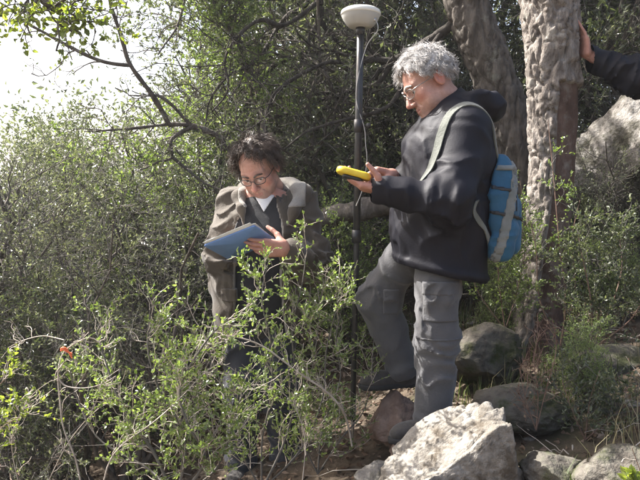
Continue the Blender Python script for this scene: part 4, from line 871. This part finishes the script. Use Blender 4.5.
# rucksack on his back
fb = nrm(np.cross(A(0, 0, 1), side)); fb = fb if fb[0] < 0 else -fb      # his forward
bk = -fb; PC = P(489, 207, 2.69); pf = [nrm(np.cross(bk, A(-.08, 0, 1))), bk, None]; pf[2] = np.cross(pf[0], pf[1]); PF = np.array(pf)
bag = thing('rucksack', 'blue and pale grey rucksack worn on the back of the grey-haired man', 'backpack', PC - A(0, 0, .24))
def bagfn(p):
    q = (p - PC) @ PF.T; tz = q[..., 2] / .24
    d = rbox(q, (0, .0, 0), (.145, .074, .25), .055) + .045 * np.abs(tz) ** 2.5
    return d - .012 * vnoise(p, 9, 3.) - .009 * (1 - 2 * np.abs(vnoise(p * A(7, 7, 18) + .8 * vnoise(p, 6, 1.)[..., None], 1, 9.)))
v, q = mesh_sdf(lambda p: np.maximum(bagfn(p), -(navy_jacket(p) - .004)), PC - .30, PC + .30, .0085); part('main_bag', v, [q], M['pack_blue'], bag)
def pocketfn(p):
    q = (p - PC) @ PF.T; return rbox(q, (0, .062, -.075), (.115, .045, .125), .043) - .006 * vnoise(p, 14, 5.)
v, q = mesh_sdf(pocketfn, PC - .30, PC + .30, .0085); pk = part('front_pocket', v, [q], M['pack_blue'], bag)
def panelfn(p):
    q = (p - PC) @ PF.T; x = np.abs(q[..., 0]); b = bagfn(p)
    s = np.abs(q[..., 1] - .012 - .22 * (q[..., 2] + .05)) - .022
    return np.maximum(np.maximum(b - .006, -(b + .004)), s)
v, q = mesh_sdf(lambda p: np.maximum(panelfn(p), -(navy_jacket(p) - .006)), PC - .30, PC + .30, .0085); part('side_panel', v, [q], M['pack_grey'], bag)
def lid(p):
    q = (p - PC) @ PF.T; b = bagfn(p); return np.maximum(np.maximum(b - .007, -(b + .004)), np.abs(q[..., 2] - .155) - .012)
v, q = mesh_sdf(lambda p: np.maximum(lid(p), -(navy_jacket(p) - .006)), PC - .30, PC + .30, .0085); part('lid_band', v, [q], M['pack_grey'], bag)
def proj(fn, p, off):
    p = p.copy()
    for _ in range(6):
        d = fn(p); e = .004; g = np.stack([fn(p + e * np.eye(3)[i]) - fn(p - e * np.eye(3)[i]) for i in range(3)], -1) / (2 * e); p = p - (d - off)[..., None] * nrm(g)
    return p
def ribbon(name, path, width, thick, fn, m, parent, off=.004, n=40, wdir=None):
    c = smooth_line(path, n); t = nrm(np.gradient(c, axis=0)); c = proj(fn, c, off) if fn else c
    e = .004; g = nrm(np.stack([fn(c + e * np.eye(3)[i]) - fn(c - e * np.eye(3)[i]) for i in range(3)], -1)) if fn else np.broadcast_to(wdir, c.shape)
    sd = nrm(np.cross(t, g)); u = np.linspace(-.5, .5, 5); top = []
    rows = c[:, None] + sd[:, None] * (u * width)[None, :, None]
    if fn:
        rows = proj(fn, rows, off + thick)
        for _ in range(4): rows[1:-1] = (rows[:-2] + 2 * rows[1:-1] + rows[2:]) / 4
    bot = rows - g[:, None] * (thick + .003)
    ring = np.concatenate([rows, bot[:, ::-1]], 1); k = 10
    i = np.arange(n - 1)[:, None] * k; j = np.arange(k)[None]; j2 = (j + 1) % k
    qd = np.stack([i + j, i + j2, i + k + j2, i + k + j], -1).reshape(-1, 4)
    ends = np.array([[0, 9, 8, 1], [1, 8, 7, 2], [2, 7, 6, 3], [3, 6, 5, 4]]); ends2 = ends[:, ::-1] + (n - 1) * k
    return part(name, ring.reshape(-1, 3), [qd, ends, ends2], m, parent, None, False)
ribbon('shoulder_strap', [P(431, 190, 2.58), P(434, 172, 2.53), P(435, 152, 2.50), P(438, 135, 2.50), P(450, 117, 2.54), P(466, 110, 2.56), P(482, 117, 2.57), P(494, 138, 2.58), P(498, 158, 2.60)], .033, .003, navy_jacket, M['strap'], bag, .005)
ribbon('shoulder_strap', [P(415, 205, 2.9), P(417, 160, 2.9), P(430, 124, 2.9), P(455, 108, 2.88), P(478, 115, 2.84), P(496, 150, 2.8)], .040, .003, navy_jacket, M['strap'], bag, .005)
ribbon('side_strap', [P(468, 198, 2.50), P(474, 212, 2.49), P(482, 228, 2.52), P(492, 246, 2.58)], .020, .002, navy_jacket, M['strap'], bag, .006)
for zz, hh in ((-.03, .0), (.07, .0)):
    def webb(p, zz=zz):
        q = (p - PC) @ PF.T; b = np.minimum(bagfn(p), pocketfn(p)); return np.maximum(np.maximum(np.maximum(b - .005, -(b + .003)), np.abs(q[..., 2] - zz + .2 * q[..., 1]) - .009), -(navy_jacket(p) - .006))
    v, q = mesh_sdf(webb, PC - .30, PC + .30, .0068); part('webbing', v, [q], M['black_plastic'], bag)
def zipfn(p):
    q = (p - PC) @ PF.T; b = bagfn(p); return np.maximum(np.maximum(np.maximum(b - .004, -(b + .003)), np.abs(q[..., 1] - .052) - .0045), -.02 - q[..., 2])
v, q = mesh_sdf(zipfn, PC - .30, PC + .30, .0055); part('zip', v, [q], M['black_plastic'], bag)

# yellow handheld field computer
def prism(outline, fr, o, h0, h1, bev=.004):
    """closed outline (x,y) extruded along frame z with bevelled rims"""
    n = len(outline); c = outline.mean(0); inn = c + (outline - c) * (1 - bev / np.linalg.norm(outline - c, axis=1, keepdims=True))
    rows = [(inn, h0), (outline, h0 + bev), (outline, h1 - bev), (inn, h1)]
    v = np.concatenate([np.concatenate([a, np.full((n, 1), h)], 1) for a, h in rows] + [[[*c, h0]], [[*c, h1]]])
    i = np.arange(n); j = (i + 1) % n
    f4 = np.concatenate([np.stack([i + k * n, j + k * n, j + (k + 1) * n, i + (k + 1) * n], 1) for k in range(3)])
    f3 = np.concatenate([np.stack([j, i, np.full(n, 4 * n)], 1), np.stack([i + 3 * n, j + 3 * n, np.full(n, 4 * n + 1)], 1)])
    return place(fr, o, v), [f4, f3]
def rrect(w, h, r, n=6):
    a = np.concatenate([np.linspace(q * math.pi / 2, (q + 1) * math.pi / 2, n) for q in range(4)])
    cx = np.repeat([w / 2 - r, -w / 2 + r, -w / 2 + r, w / 2 - r], n); cy = np.repeat([h / 2 - r, h / 2 - r, -h / 2 + r, -h / 2 + r], n)
    return np.stack([cx + r * np.cos(a), cy + r * np.sin(a)], 1)
du = nrm(A(.28, .10, 1)); df = nrm(A(-1, .05, .20)); df = nrm(df - (df @ du) * du); DF = [np.cross(df, du), df, du]; DO = P(353, 176, 2.47)
dev = thing('handheld_computer', 'yellow handheld field device held in the grey-haired man\'s hand', 'handheld device', DO)
ol = rrect(.085, .135, .035); ol[:, 0] *= 1 + .18 * np.cos(ol[:, 1] / .185 * 6.28 - 3.14) * .5
part('case', *prism(ol, DF, DO, -.004, .022, .006), M['yellow'], dev)
part('grip', *prism(ol * A(.86, .62), DF, DO, -.018, -.0035, .006), M['black_plastic'], dev)
scr = part('screen', *prism(rrect(.062, .07, .004), DF, DO + df * .015, .0215, .0235, .0015), M['screen'], dev)
for k in range(4): part('button', *prism(rrect(.010, .007, .003), DF, DO - df * .042 + DF[0] * (k - 1.5) * .014, .0215, .0255, .001), M['black_plastic'], dev)

# ------------------------------------------------------------------ the man with the clipboard
K = dict(hipR=P(246, 298, 3.12), hipL=P(276, 298, 3.12), knR=P(243, 388, 3.06), knL=P(280, 386, 3.06), anR=P(241, 462, 3.12), anL=P(286, 458, 3.12),
         pelvis=P(261, 296, 3.12), chest=P(262, 228, 3.12), neck=P(263, 196, 3.10), shR=P(232, 206, 3.12), elR=P(226, 257, 3.04), wrR=P(247, 237, 3.03),
         shL=P(302, 205, 3.12), elL=P(311, 264, 3.03), wrL=P(287, 249, 2.77))
LM = thing('person', 'dark-haired man with glasses in open brown parka writing on a blue clipboard', 'person', K['anR'] * .5 + K['anL'] * .5 - A(0, 0, .09))
lf = nrm(A(-.16, -.80, -.62)); lu = nrm(A(-.26, -.40, 1)); lfr = frame(lf, lu); LO = P(259, 170, 3.05)
hl = hand_parts(K['wrL'], A(-1, -.03, .06), A(-.0, .9, .25), True, [(.2, .3, .2), (.22, .35, .25), (.25, .4, .25), (.3, .4, .3)], (.9, .7, .5), s=1.05)
hr = hand_parts(K['wrR'], A(-.45, -.6, .1), A(.35, .1, -1), False, [(.6, .6, .3), (.75, .7, .4), (.9, .9, .5), (1., 1., .6)], (.5, .6, .4), s=1.05)
make_body(LM, K, lfr, LO, [(hl, K['elL']), (hr, K['elR'])], 1.06, 1.0)
lside = A(1., 0, 0)
TC = [P(261, 330, 3.13), P(261, 280, 3.13), P(263, 228, 3.14), P(264, 205, 3.14)]
def knit(p):
    d = torso(p, [P(261, 312, 3.12)] + TC[1:], [.125, .125, .13, .07], lside, [.06, .06, .065, .075], .009, 21.)
    return su(d, cap(p, P(264, 206, 3.11), P(263, 204, 3.09), .084, .070), .03)
def parka(p):
    d = torso(p, TC, [.155, .148, .142, .080], lside, [.08, .075, .08, .085], .016, 31.)
    d = np.maximum(d, TC[0][2] - p[..., 2] + .02 * vnoise(p, 6, 2.))
    d = np.maximum(d, -(knit(p) - .006)); d = ss(d, cap(p, TC[0] - A(0, 0, .1), TC[0] + A(0, 0, .12), .14), .01)
    z = p[..., 2]; w = np.interp(z, [TC[0][2], TC[1][2], TC[2][2], TC[3][2], TC[3][2] + .1], [.13, .105, .10, .075, .055])
    x = p[..., 0] - TC[1][0] - .006 + .012 * vnoise(p, 5, 7.)
    opening = np.where(p[..., 1] < 3.10, np.abs(x) - w, .2); d = ss(d, opening, .008)
    edge = np.exp(-((np.abs(x) - w - .016) / .012) ** 2) * (p[..., 1] < 3.06); d = d - .006 * edge
    for s, off in (('R', 3.), ('L', 13.)):
        wr = K['wr' + s]; el = K['el' + s]; d = su(d, sleeve(p, [K['sh' + s], el, el + (wr - el) * .86], [.082, .070, .052], .021, 22., .05, off), .018)
    return d
v, q = mesh_sdf(parka, A(-.75, 2.72, TC[0][2] - .05), A(.17, 3.42, TC[3][2] + .12), .0078); cz = v[q].mean(1); wz = np.interp(cz[:, 2], [TC[0][2], TC[1][2], TC[2][2], TC[3][2], TC[3][2] + .1], [.13, .105, .10, .075, .055]); ex = np.abs(np.abs(cz[:, 0] - TC[1][0] - .006 + .012 * vnoise(cz, 5, 7.)) - wz)
part('parka', v, [q], [M['parka'], M['lining_dull']], LM, ((ex < .010) & (cz[:, 1] < 3.06)).astype(int))
v, q = mesh_sdf(knit, A(-.55, 2.85, TC[0][2] - .03), A(.02, 3.36, TC[3][2] + .14), .0085); part('sweater', v, [q], M['black_knit'], LM)
cv = cap_v = None
zv = P(0, 212, 3.02)[2]; xv = P(263, 0, 3.02)[0]
def tee(p): k_ = knit(p); return np.maximum(np.maximum(k_ - .004, -(k_ + .006)), np.maximum(np.abs(p[..., 0] - xv) - .62 * (p[..., 2] - zv), np.maximum(p[..., 1] - 3.06, zv - p[..., 2])))
v, q = mesh_sdf(tee, P(263, 206, 3.08) - A(.11, .12, .10), P(263, 206, 3.08) + A(.11, .12, .13), .005); part('undershirt', v, [q], M['white_cloth'], LM)
def hoodfn(p, g=0.):
    pts = [P(245, 232, 2.965), P(241, 208, 2.99), P(238, 197, 3.07), P(247, 190, 3.19), P(268, 188, 3.25), P(291, 189, 3.20), P(303, 195, 3.09), P(294, 212, 2.99), P(285, 236, 2.965)]
    rs = [.006, .016, .028, .040, .048, .046, .042, .020, .006]; d = None
    for i in range(8): x = cap(p, pts[i], pts[i + 1], rs[i] + g, rs[i + 1] + g); d = x if d is None else su(d, x, .04)
    return d - .007 * vnoise(p, 16, 3.)
v, q = mesh_sdf(hoodfn, P(236, 215, 3.1) * A(1, 0, 1) + A(-.09, 2.90, -.05), P(302, 180, 3.1) * A(1, 0, 1) + A(.09, 3.36, .07), .007); hd = part('hood', v, [q], M['parka'], LM)
def linfn(p): h = hoodfn(p, .005); c = np.hypot(p[..., 0] - P(266, 190, 3.1)[0], p[..., 1] - 3.06); return np.maximum(h, np.maximum(c - .130 - .065 * (p[..., 0] > P(262, 0, 3.1)[0]), -(p[..., 2] - P(0, 207, 3.1)[2])))
v, q = mesh_sdf(linfn, P(236, 215, 3.1) * A(1, 0, 1) + A(-.09, 2.90, -.05), P(302, 180, 3.1) * A(1, 0, 1) + A(.09, 3.36, .08), .007); part('hood_lining', v, [q], M['lining'], hd)
for x0, x1 in ((222, 241), (286, 306)): patch('pocket_flap', parka, P(x0, 300, 3.0), P(x1, 287, 3.0), .010, M['parka'], LM, 3.09)
trousers(LM, K, M['denim'], .013, (.098, .080, .066, .072), 33.)
shoe(LM, K['anR'], A(K['anR'][0] - .03, K['anR'][1] - .19, K['anR'][2] - .085), M['shoe'], M['sole'])
shoe(LM, K['anL'], A(K['anL'][0] + .05, K['anL'][1] - .18, K['anL'][2] - .085), M['shoe'], M['sole'])
r = np.random.default_rng(5)
cov2 = lambda d: (d[2] > -.55 and d[1] < .55 - .55 * max(0, .6 - d[2])) and not (abs(d[0]) > .6 and d[2] < -.3 and d[1] > -.1)
hv = [hair_cap(lfr, LO, .010, .006, 1.06, 22.), locks(lfr, LO, r, 3000, .09, .078, .010, 1.0, cov2, .0014, k=3, grav=1.0, S=12, clump=1.)]
v, q = tubes(np.stack([smooth_line([A(s * .012, .104, .030), A(s * .03, .101, .038), A(s * .048, .086, .031)], 8) for s in (-1, 1)]) * 1.06, np.full((2, 8), .0038), 5); hv.append((place(lfr, LO, v), q))
v, q = join(*hv); part('hair', v, q, M['hair_brown'], LM)['label'] = 'wavy tousled dark brown hair'
spectacles(LM, lfr, LO, M['frame_dark'], 1.06, .025, .016, .0019)

# blue clipboard: its back faces the camera
c0, c1, c2, c3 = P(210, 246, 2.77), P(261, 226, 2.70), P(273, 240, 2.84), P(221, 259, 2.91)
bx = nrm(c1 - c0); bn = nrm(np.cross(bx, c3 - c0)); bn = bn if bn[1] < 0 else -bn; by = np.cross(bn, bx); BF = [bx, by, bn]; BO = (c0 + c1 + c2 + c3) / 4
W_ = np.linalg.norm(c1 - c0); H_ = np.linalg.norm(c3 - c0)
cb = thing('clipboard', 'blue clipboard holding white papers in the hands of the dark-haired man', 'clipboard', BO)
part('board', *prism(rrect(W_, .21, .012), BF, BO, -.003, .003, .001), M['blue_board'], cb)
for k in range(5):
    rx = nrm(bx + by * r.normal() * .05); ry = np.cross(bn, rx)
    part('paper_sheet', *prism(rrect(W_ * .93, .205, .002), [rx, ry, bn], BO + by * (.004 + .004 * r.normal()) * np.sign(by[2]) + by * np.sign(by[2]) * .010 + bx * .006 * r.normal(), -.0052 - k * .0009, -.0046 - k * .0009, .0002), M['paper'], cb)
part('clip', *prism(rrect(.04, .10, .008), BF, BO + bx * (W_ / 2 - .03), -.016, -.009, .002), M['steel'], cb)

# pen
pe = P(232, 238, 2.86); pd = nrm(A(.25, .35, .8)); tips_ = smooth_line([pe - pd * .06, pe, pe + pd * .08], 8)
v, q = tubes(tips_[None], np.array([[.0008, .003, .004, .004, .004, .004, .0038, .003]]), 8)
pen = part('pen', v, [q], M['black_plastic'], None); tag(pen, 'thin dark pen held in the dark-haired man\'s writing hand over the paper', 'pen')

# ------------------------------------------------------------------ the man leaning on the trunk (only his arm is in view)
B0 = P(712, 110, 3.55)
Q_ = dict(shL=P(684, 92, 3.42), elL=P(632, 76, 3.42), wrL=P(587, 56, 3.46), shR=P(702, 90, 3.80), elR=P(700, 150, 3.86), wrR=P(688, 205, 3.84), neck=P(694, 72, 3.61), chest=P(697, 115, 3.62), pelvis=P(704, 195, 3.64))
gz = float(ground(Q_['pelvis'][0], 3.64)) + .09
for s, y in (('L', 3.55), ('R', 3.73)):
    hx = Q_['pelvis'] + A(-.01, y - 3.64, -.05); Q_['hip' + s] = hx; Q_['kn' + s] = A(hx[0] - .04, y, (hx[2] + gz) / 2); Q_['an' + s] = A(hx[0] + .02, y, float(ground(hx[0], y)) + .09)
PM = thing('person', 'person at the right edge in dark sleeve, one hand leaning on the cork oak trunk', 'person', A(Q_['pelvis'][0], 3.64, gz - .09))
pfr = frame(nrm(A(-.9, -.15, -.1)), A(0, 0, 1)); PO = P(688, 36, 3.62)
ph = hand_parts(Q_['wrL'], A(-.22, .0, 1), A(-1, .0, -.22), True, [(.1, .15, .1)] * 4, (.8, .1, .3), .12, 1.05)
ph2 = hand_parts(Q_['wrR'], A(-.1, 0, -1), A(0, -1, 0), False, [(.3, .4, .3)] * 4, (.6, .2, .4))
make_body(PM, Q_, pfr, PO, [(ph, Q_['elL']), (ph2, Q_['elR'])])
ps = nrm(Q_['shL'] - Q_['shR'])
def coat3(p):
    cs = [Q_['pelvis'] - A(0, 0, .12), Q_['pelvis'] + A(0, 0, .1), Q_['chest'], Q_['neck'] - A(0, 0, .05)]
    d = torso(p, cs, [.17, .165, .155, .09], ps, [.05, .045, .06, .08], .012, 52.); d = np.maximum(d, cs[0][2] - p[..., 2])
    for s in 'LR': d = su(d, sleeve(p, [Q_['sh' + s], Q_['el' + s], Q_['el' + s] + (Q_['wr' + s] - Q_['el' + s]) * .93], [.095, .086, .060], .016, 34., .05, 61.), .035)
    return su(d, cap(p, Q_['neck'] - A(0, 0, .02), Q_['neck'] + A(-.01, 0, .05), .085, .075), .03)
v, q = mesh_sdf(coat3, Q_['pelvis'] + A(-.75, -.42, -.16), Q_['pelvis'] + A(.28, .42, .80), .0095); part('jacket', v, [q], M['navy'], PM)
trousers(PM, Q_, M['denim'], .012, (.098, .080, .066, .068), 73.)
for s in 'LR': shoe(PM, Q_['an' + s], Q_['an' + s] + A(-.2, 0, -.088), M['shoe'], M['sole'])
hv = [hair_cap(pfr, PO, .006, .005, 1.0), locks(pfr, PO, r, 350, .09, .05, .006, .8, cov2, .004, grav=.4)]
v, q = join(*hv); part('hair', v, q, M['hair_black'], PM)

# ------------------------------------------------------------------ satellite receiver on its pole
pt, pb = P(360.5, 27, 2.92), P(352.5, 442, 2.92); pax = nrm(pt - pb)
pole = thing('survey_pole', 'white satellite antenna on a black survey pole standing between the two men', 'survey pole', pb)
v, q = tubes(np.array([[pb + pax * z for z in (.10, .11, .7, .95, .96)]]), np.array([[.010, .0135, .0135, .0135, .0135]]), 14); part('lower_section', v, [q], M['carbon'], pole)
Lp = np.linalg.norm(pt - pb)
v, q = tubes(np.array([[pb + pax * z for z in (.96, .965, 1.5, Lp - .03, Lp - .028)]]), np.array([[.010, .0165, .0165, .0165, .012]]), 14); part('upper_section', v, [q], M['carbon'], pole)
v, q = tubes(np.array([[pb + pax * z for z in (0, .05, .10, .105)]]), np.array([[.0008, .006, .010, .010]]), 12); part('spike', v, [q], M['steel'], pole)
for z in (.96, 1.46): v, q = tubes(np.array([[pb + pax * (z + a) for a in (-.03, -.028, .028, .03)]]), np.array([[.014, .022, .022, .014]]), 14); part('clamp', v, [q], M['black_plastic'], pole)
k0 = pb + pax * 1.46; v, q = tubes(np.array([[k0 + A(.018, -.005, 0), k0 + A(.034, -.01, 0), k0 + A(.036, -.011, 0), k0 + A(.052, -.016, 0), k0 + A(.053, -.016, 0)]]), np.array([[.006, .006, .013, .013, .004]]), 12); part('knob', v, [q], M['black_plastic'], pole)
def lathe(prof, o, ax, k=40):
    s, _, u = frame(A(0, 1, 0), ax); f = np.cross(u, s); a = np.arange(k) * 6.28318 / k; prof = np.array(prof)
    v = o + prof[:, 0, None, None] * (np.cos(a)[:, None] * s + np.sin(a)[:, None] * f)[None] + prof[:, 1, None, None] * u
    i = np.arange(len(prof) - 1)[:, None] * k; j = np.arange(k)[None]; j2 = (j + 1) % k
    return v.reshape(-1, 3), [np.stack([i + j, i + j2, i + k + j2, i + k + j], -1).reshape(-1, 4)]
ao = pb + pax * Lp
an = part('antenna', *lathe([(.0005, -.004), (.05, -.002), (.062, .008), (.078, .030), (.086, .048), (.0865, .052)], ao, pax), M['antenna_grey'], pole)
part('antenna_dome', *lathe([(.084, .050), (.0895, .052), (.0895, .062), (.086, .070), (.072, .078), (.045, .084), (.0005, .086)], ao, pax), M['antenna'], an)
v, q = tubes(np.array([[pb + pax * (Lp + z) for z in (-.035, -.034, .0, .001)]]), np.array([[.012, .019, .022, .018]]), 14); part('mount', v, [q], M['black_plastic'], pole)
kn = ao + A(.052, -.03, .022); v, q = tubes(np.array([[kn, kn + A(.012, -.014, 0), kn + A(.0125, -.0145, 0)]]), np.array([[.008, .008, .002]]), 10); part('connector', v, [q], M['steel'], an)
cpts = smooth_line([kn + A(.012, -.014, 0), kn + A(.02, -.02, -.05), ao + A(.022, -.018, -.10), ao + A(-.020, -.014, -.30), ao + A(.018, -.014, -.45), ao + A(.024, -.016, -.52), ao + A(.03, -.016, -.60), ao + A(.012, -.018, -.72), ao + A(-.018, -.016, -.80)], 60)
v, q = tubes(cpts[None], np.full((1, 60), .0024), 6); part('cable', v, [q], M['antenna_grey'], pole)

# ------------------------------------------------------------------ hazy back-lit air
def box_mesh(lo, hi):
    v = np.array([[x, y, z] for x in (lo[0], hi[0]) for y in (lo[1], hi[1]) for z in (lo[2], hi[2])], float)
    return v, [np.array([[0, 1, 3, 2], [4, 6, 7, 5], [0, 4, 5, 1], [2, 3, 7, 6], [0, 2, 6, 4], [1, 5, 7, 3]])]
hm = bpy.data.materials.new('hazy_air'); hm.use_nodes = True; hn = hm.node_tree.nodes; hn.clear()
pv_ = hn.new('ShaderNodeVolumePrincipled'); pv_.inputs['Density'].default_value = HAZE; pv_.inputs['Color'].default_value = (.95, .96, 1.0, 1); pv_.inputs['Anisotropy'].default_value = 0.5
ho_ = hn.new('ShaderNodeOutputMaterial'); hm.node_tree.links.new(pv_.outputs[0], ho_.inputs['Volume'])
hz = link('haze', mesh('haze', *box_mesh((-270, -262, -6), (272, 268, 12.5)), hm, None, False)); tag(hz, 'thin pale haze in the back-lit air', 'haze', None, 'stuff')
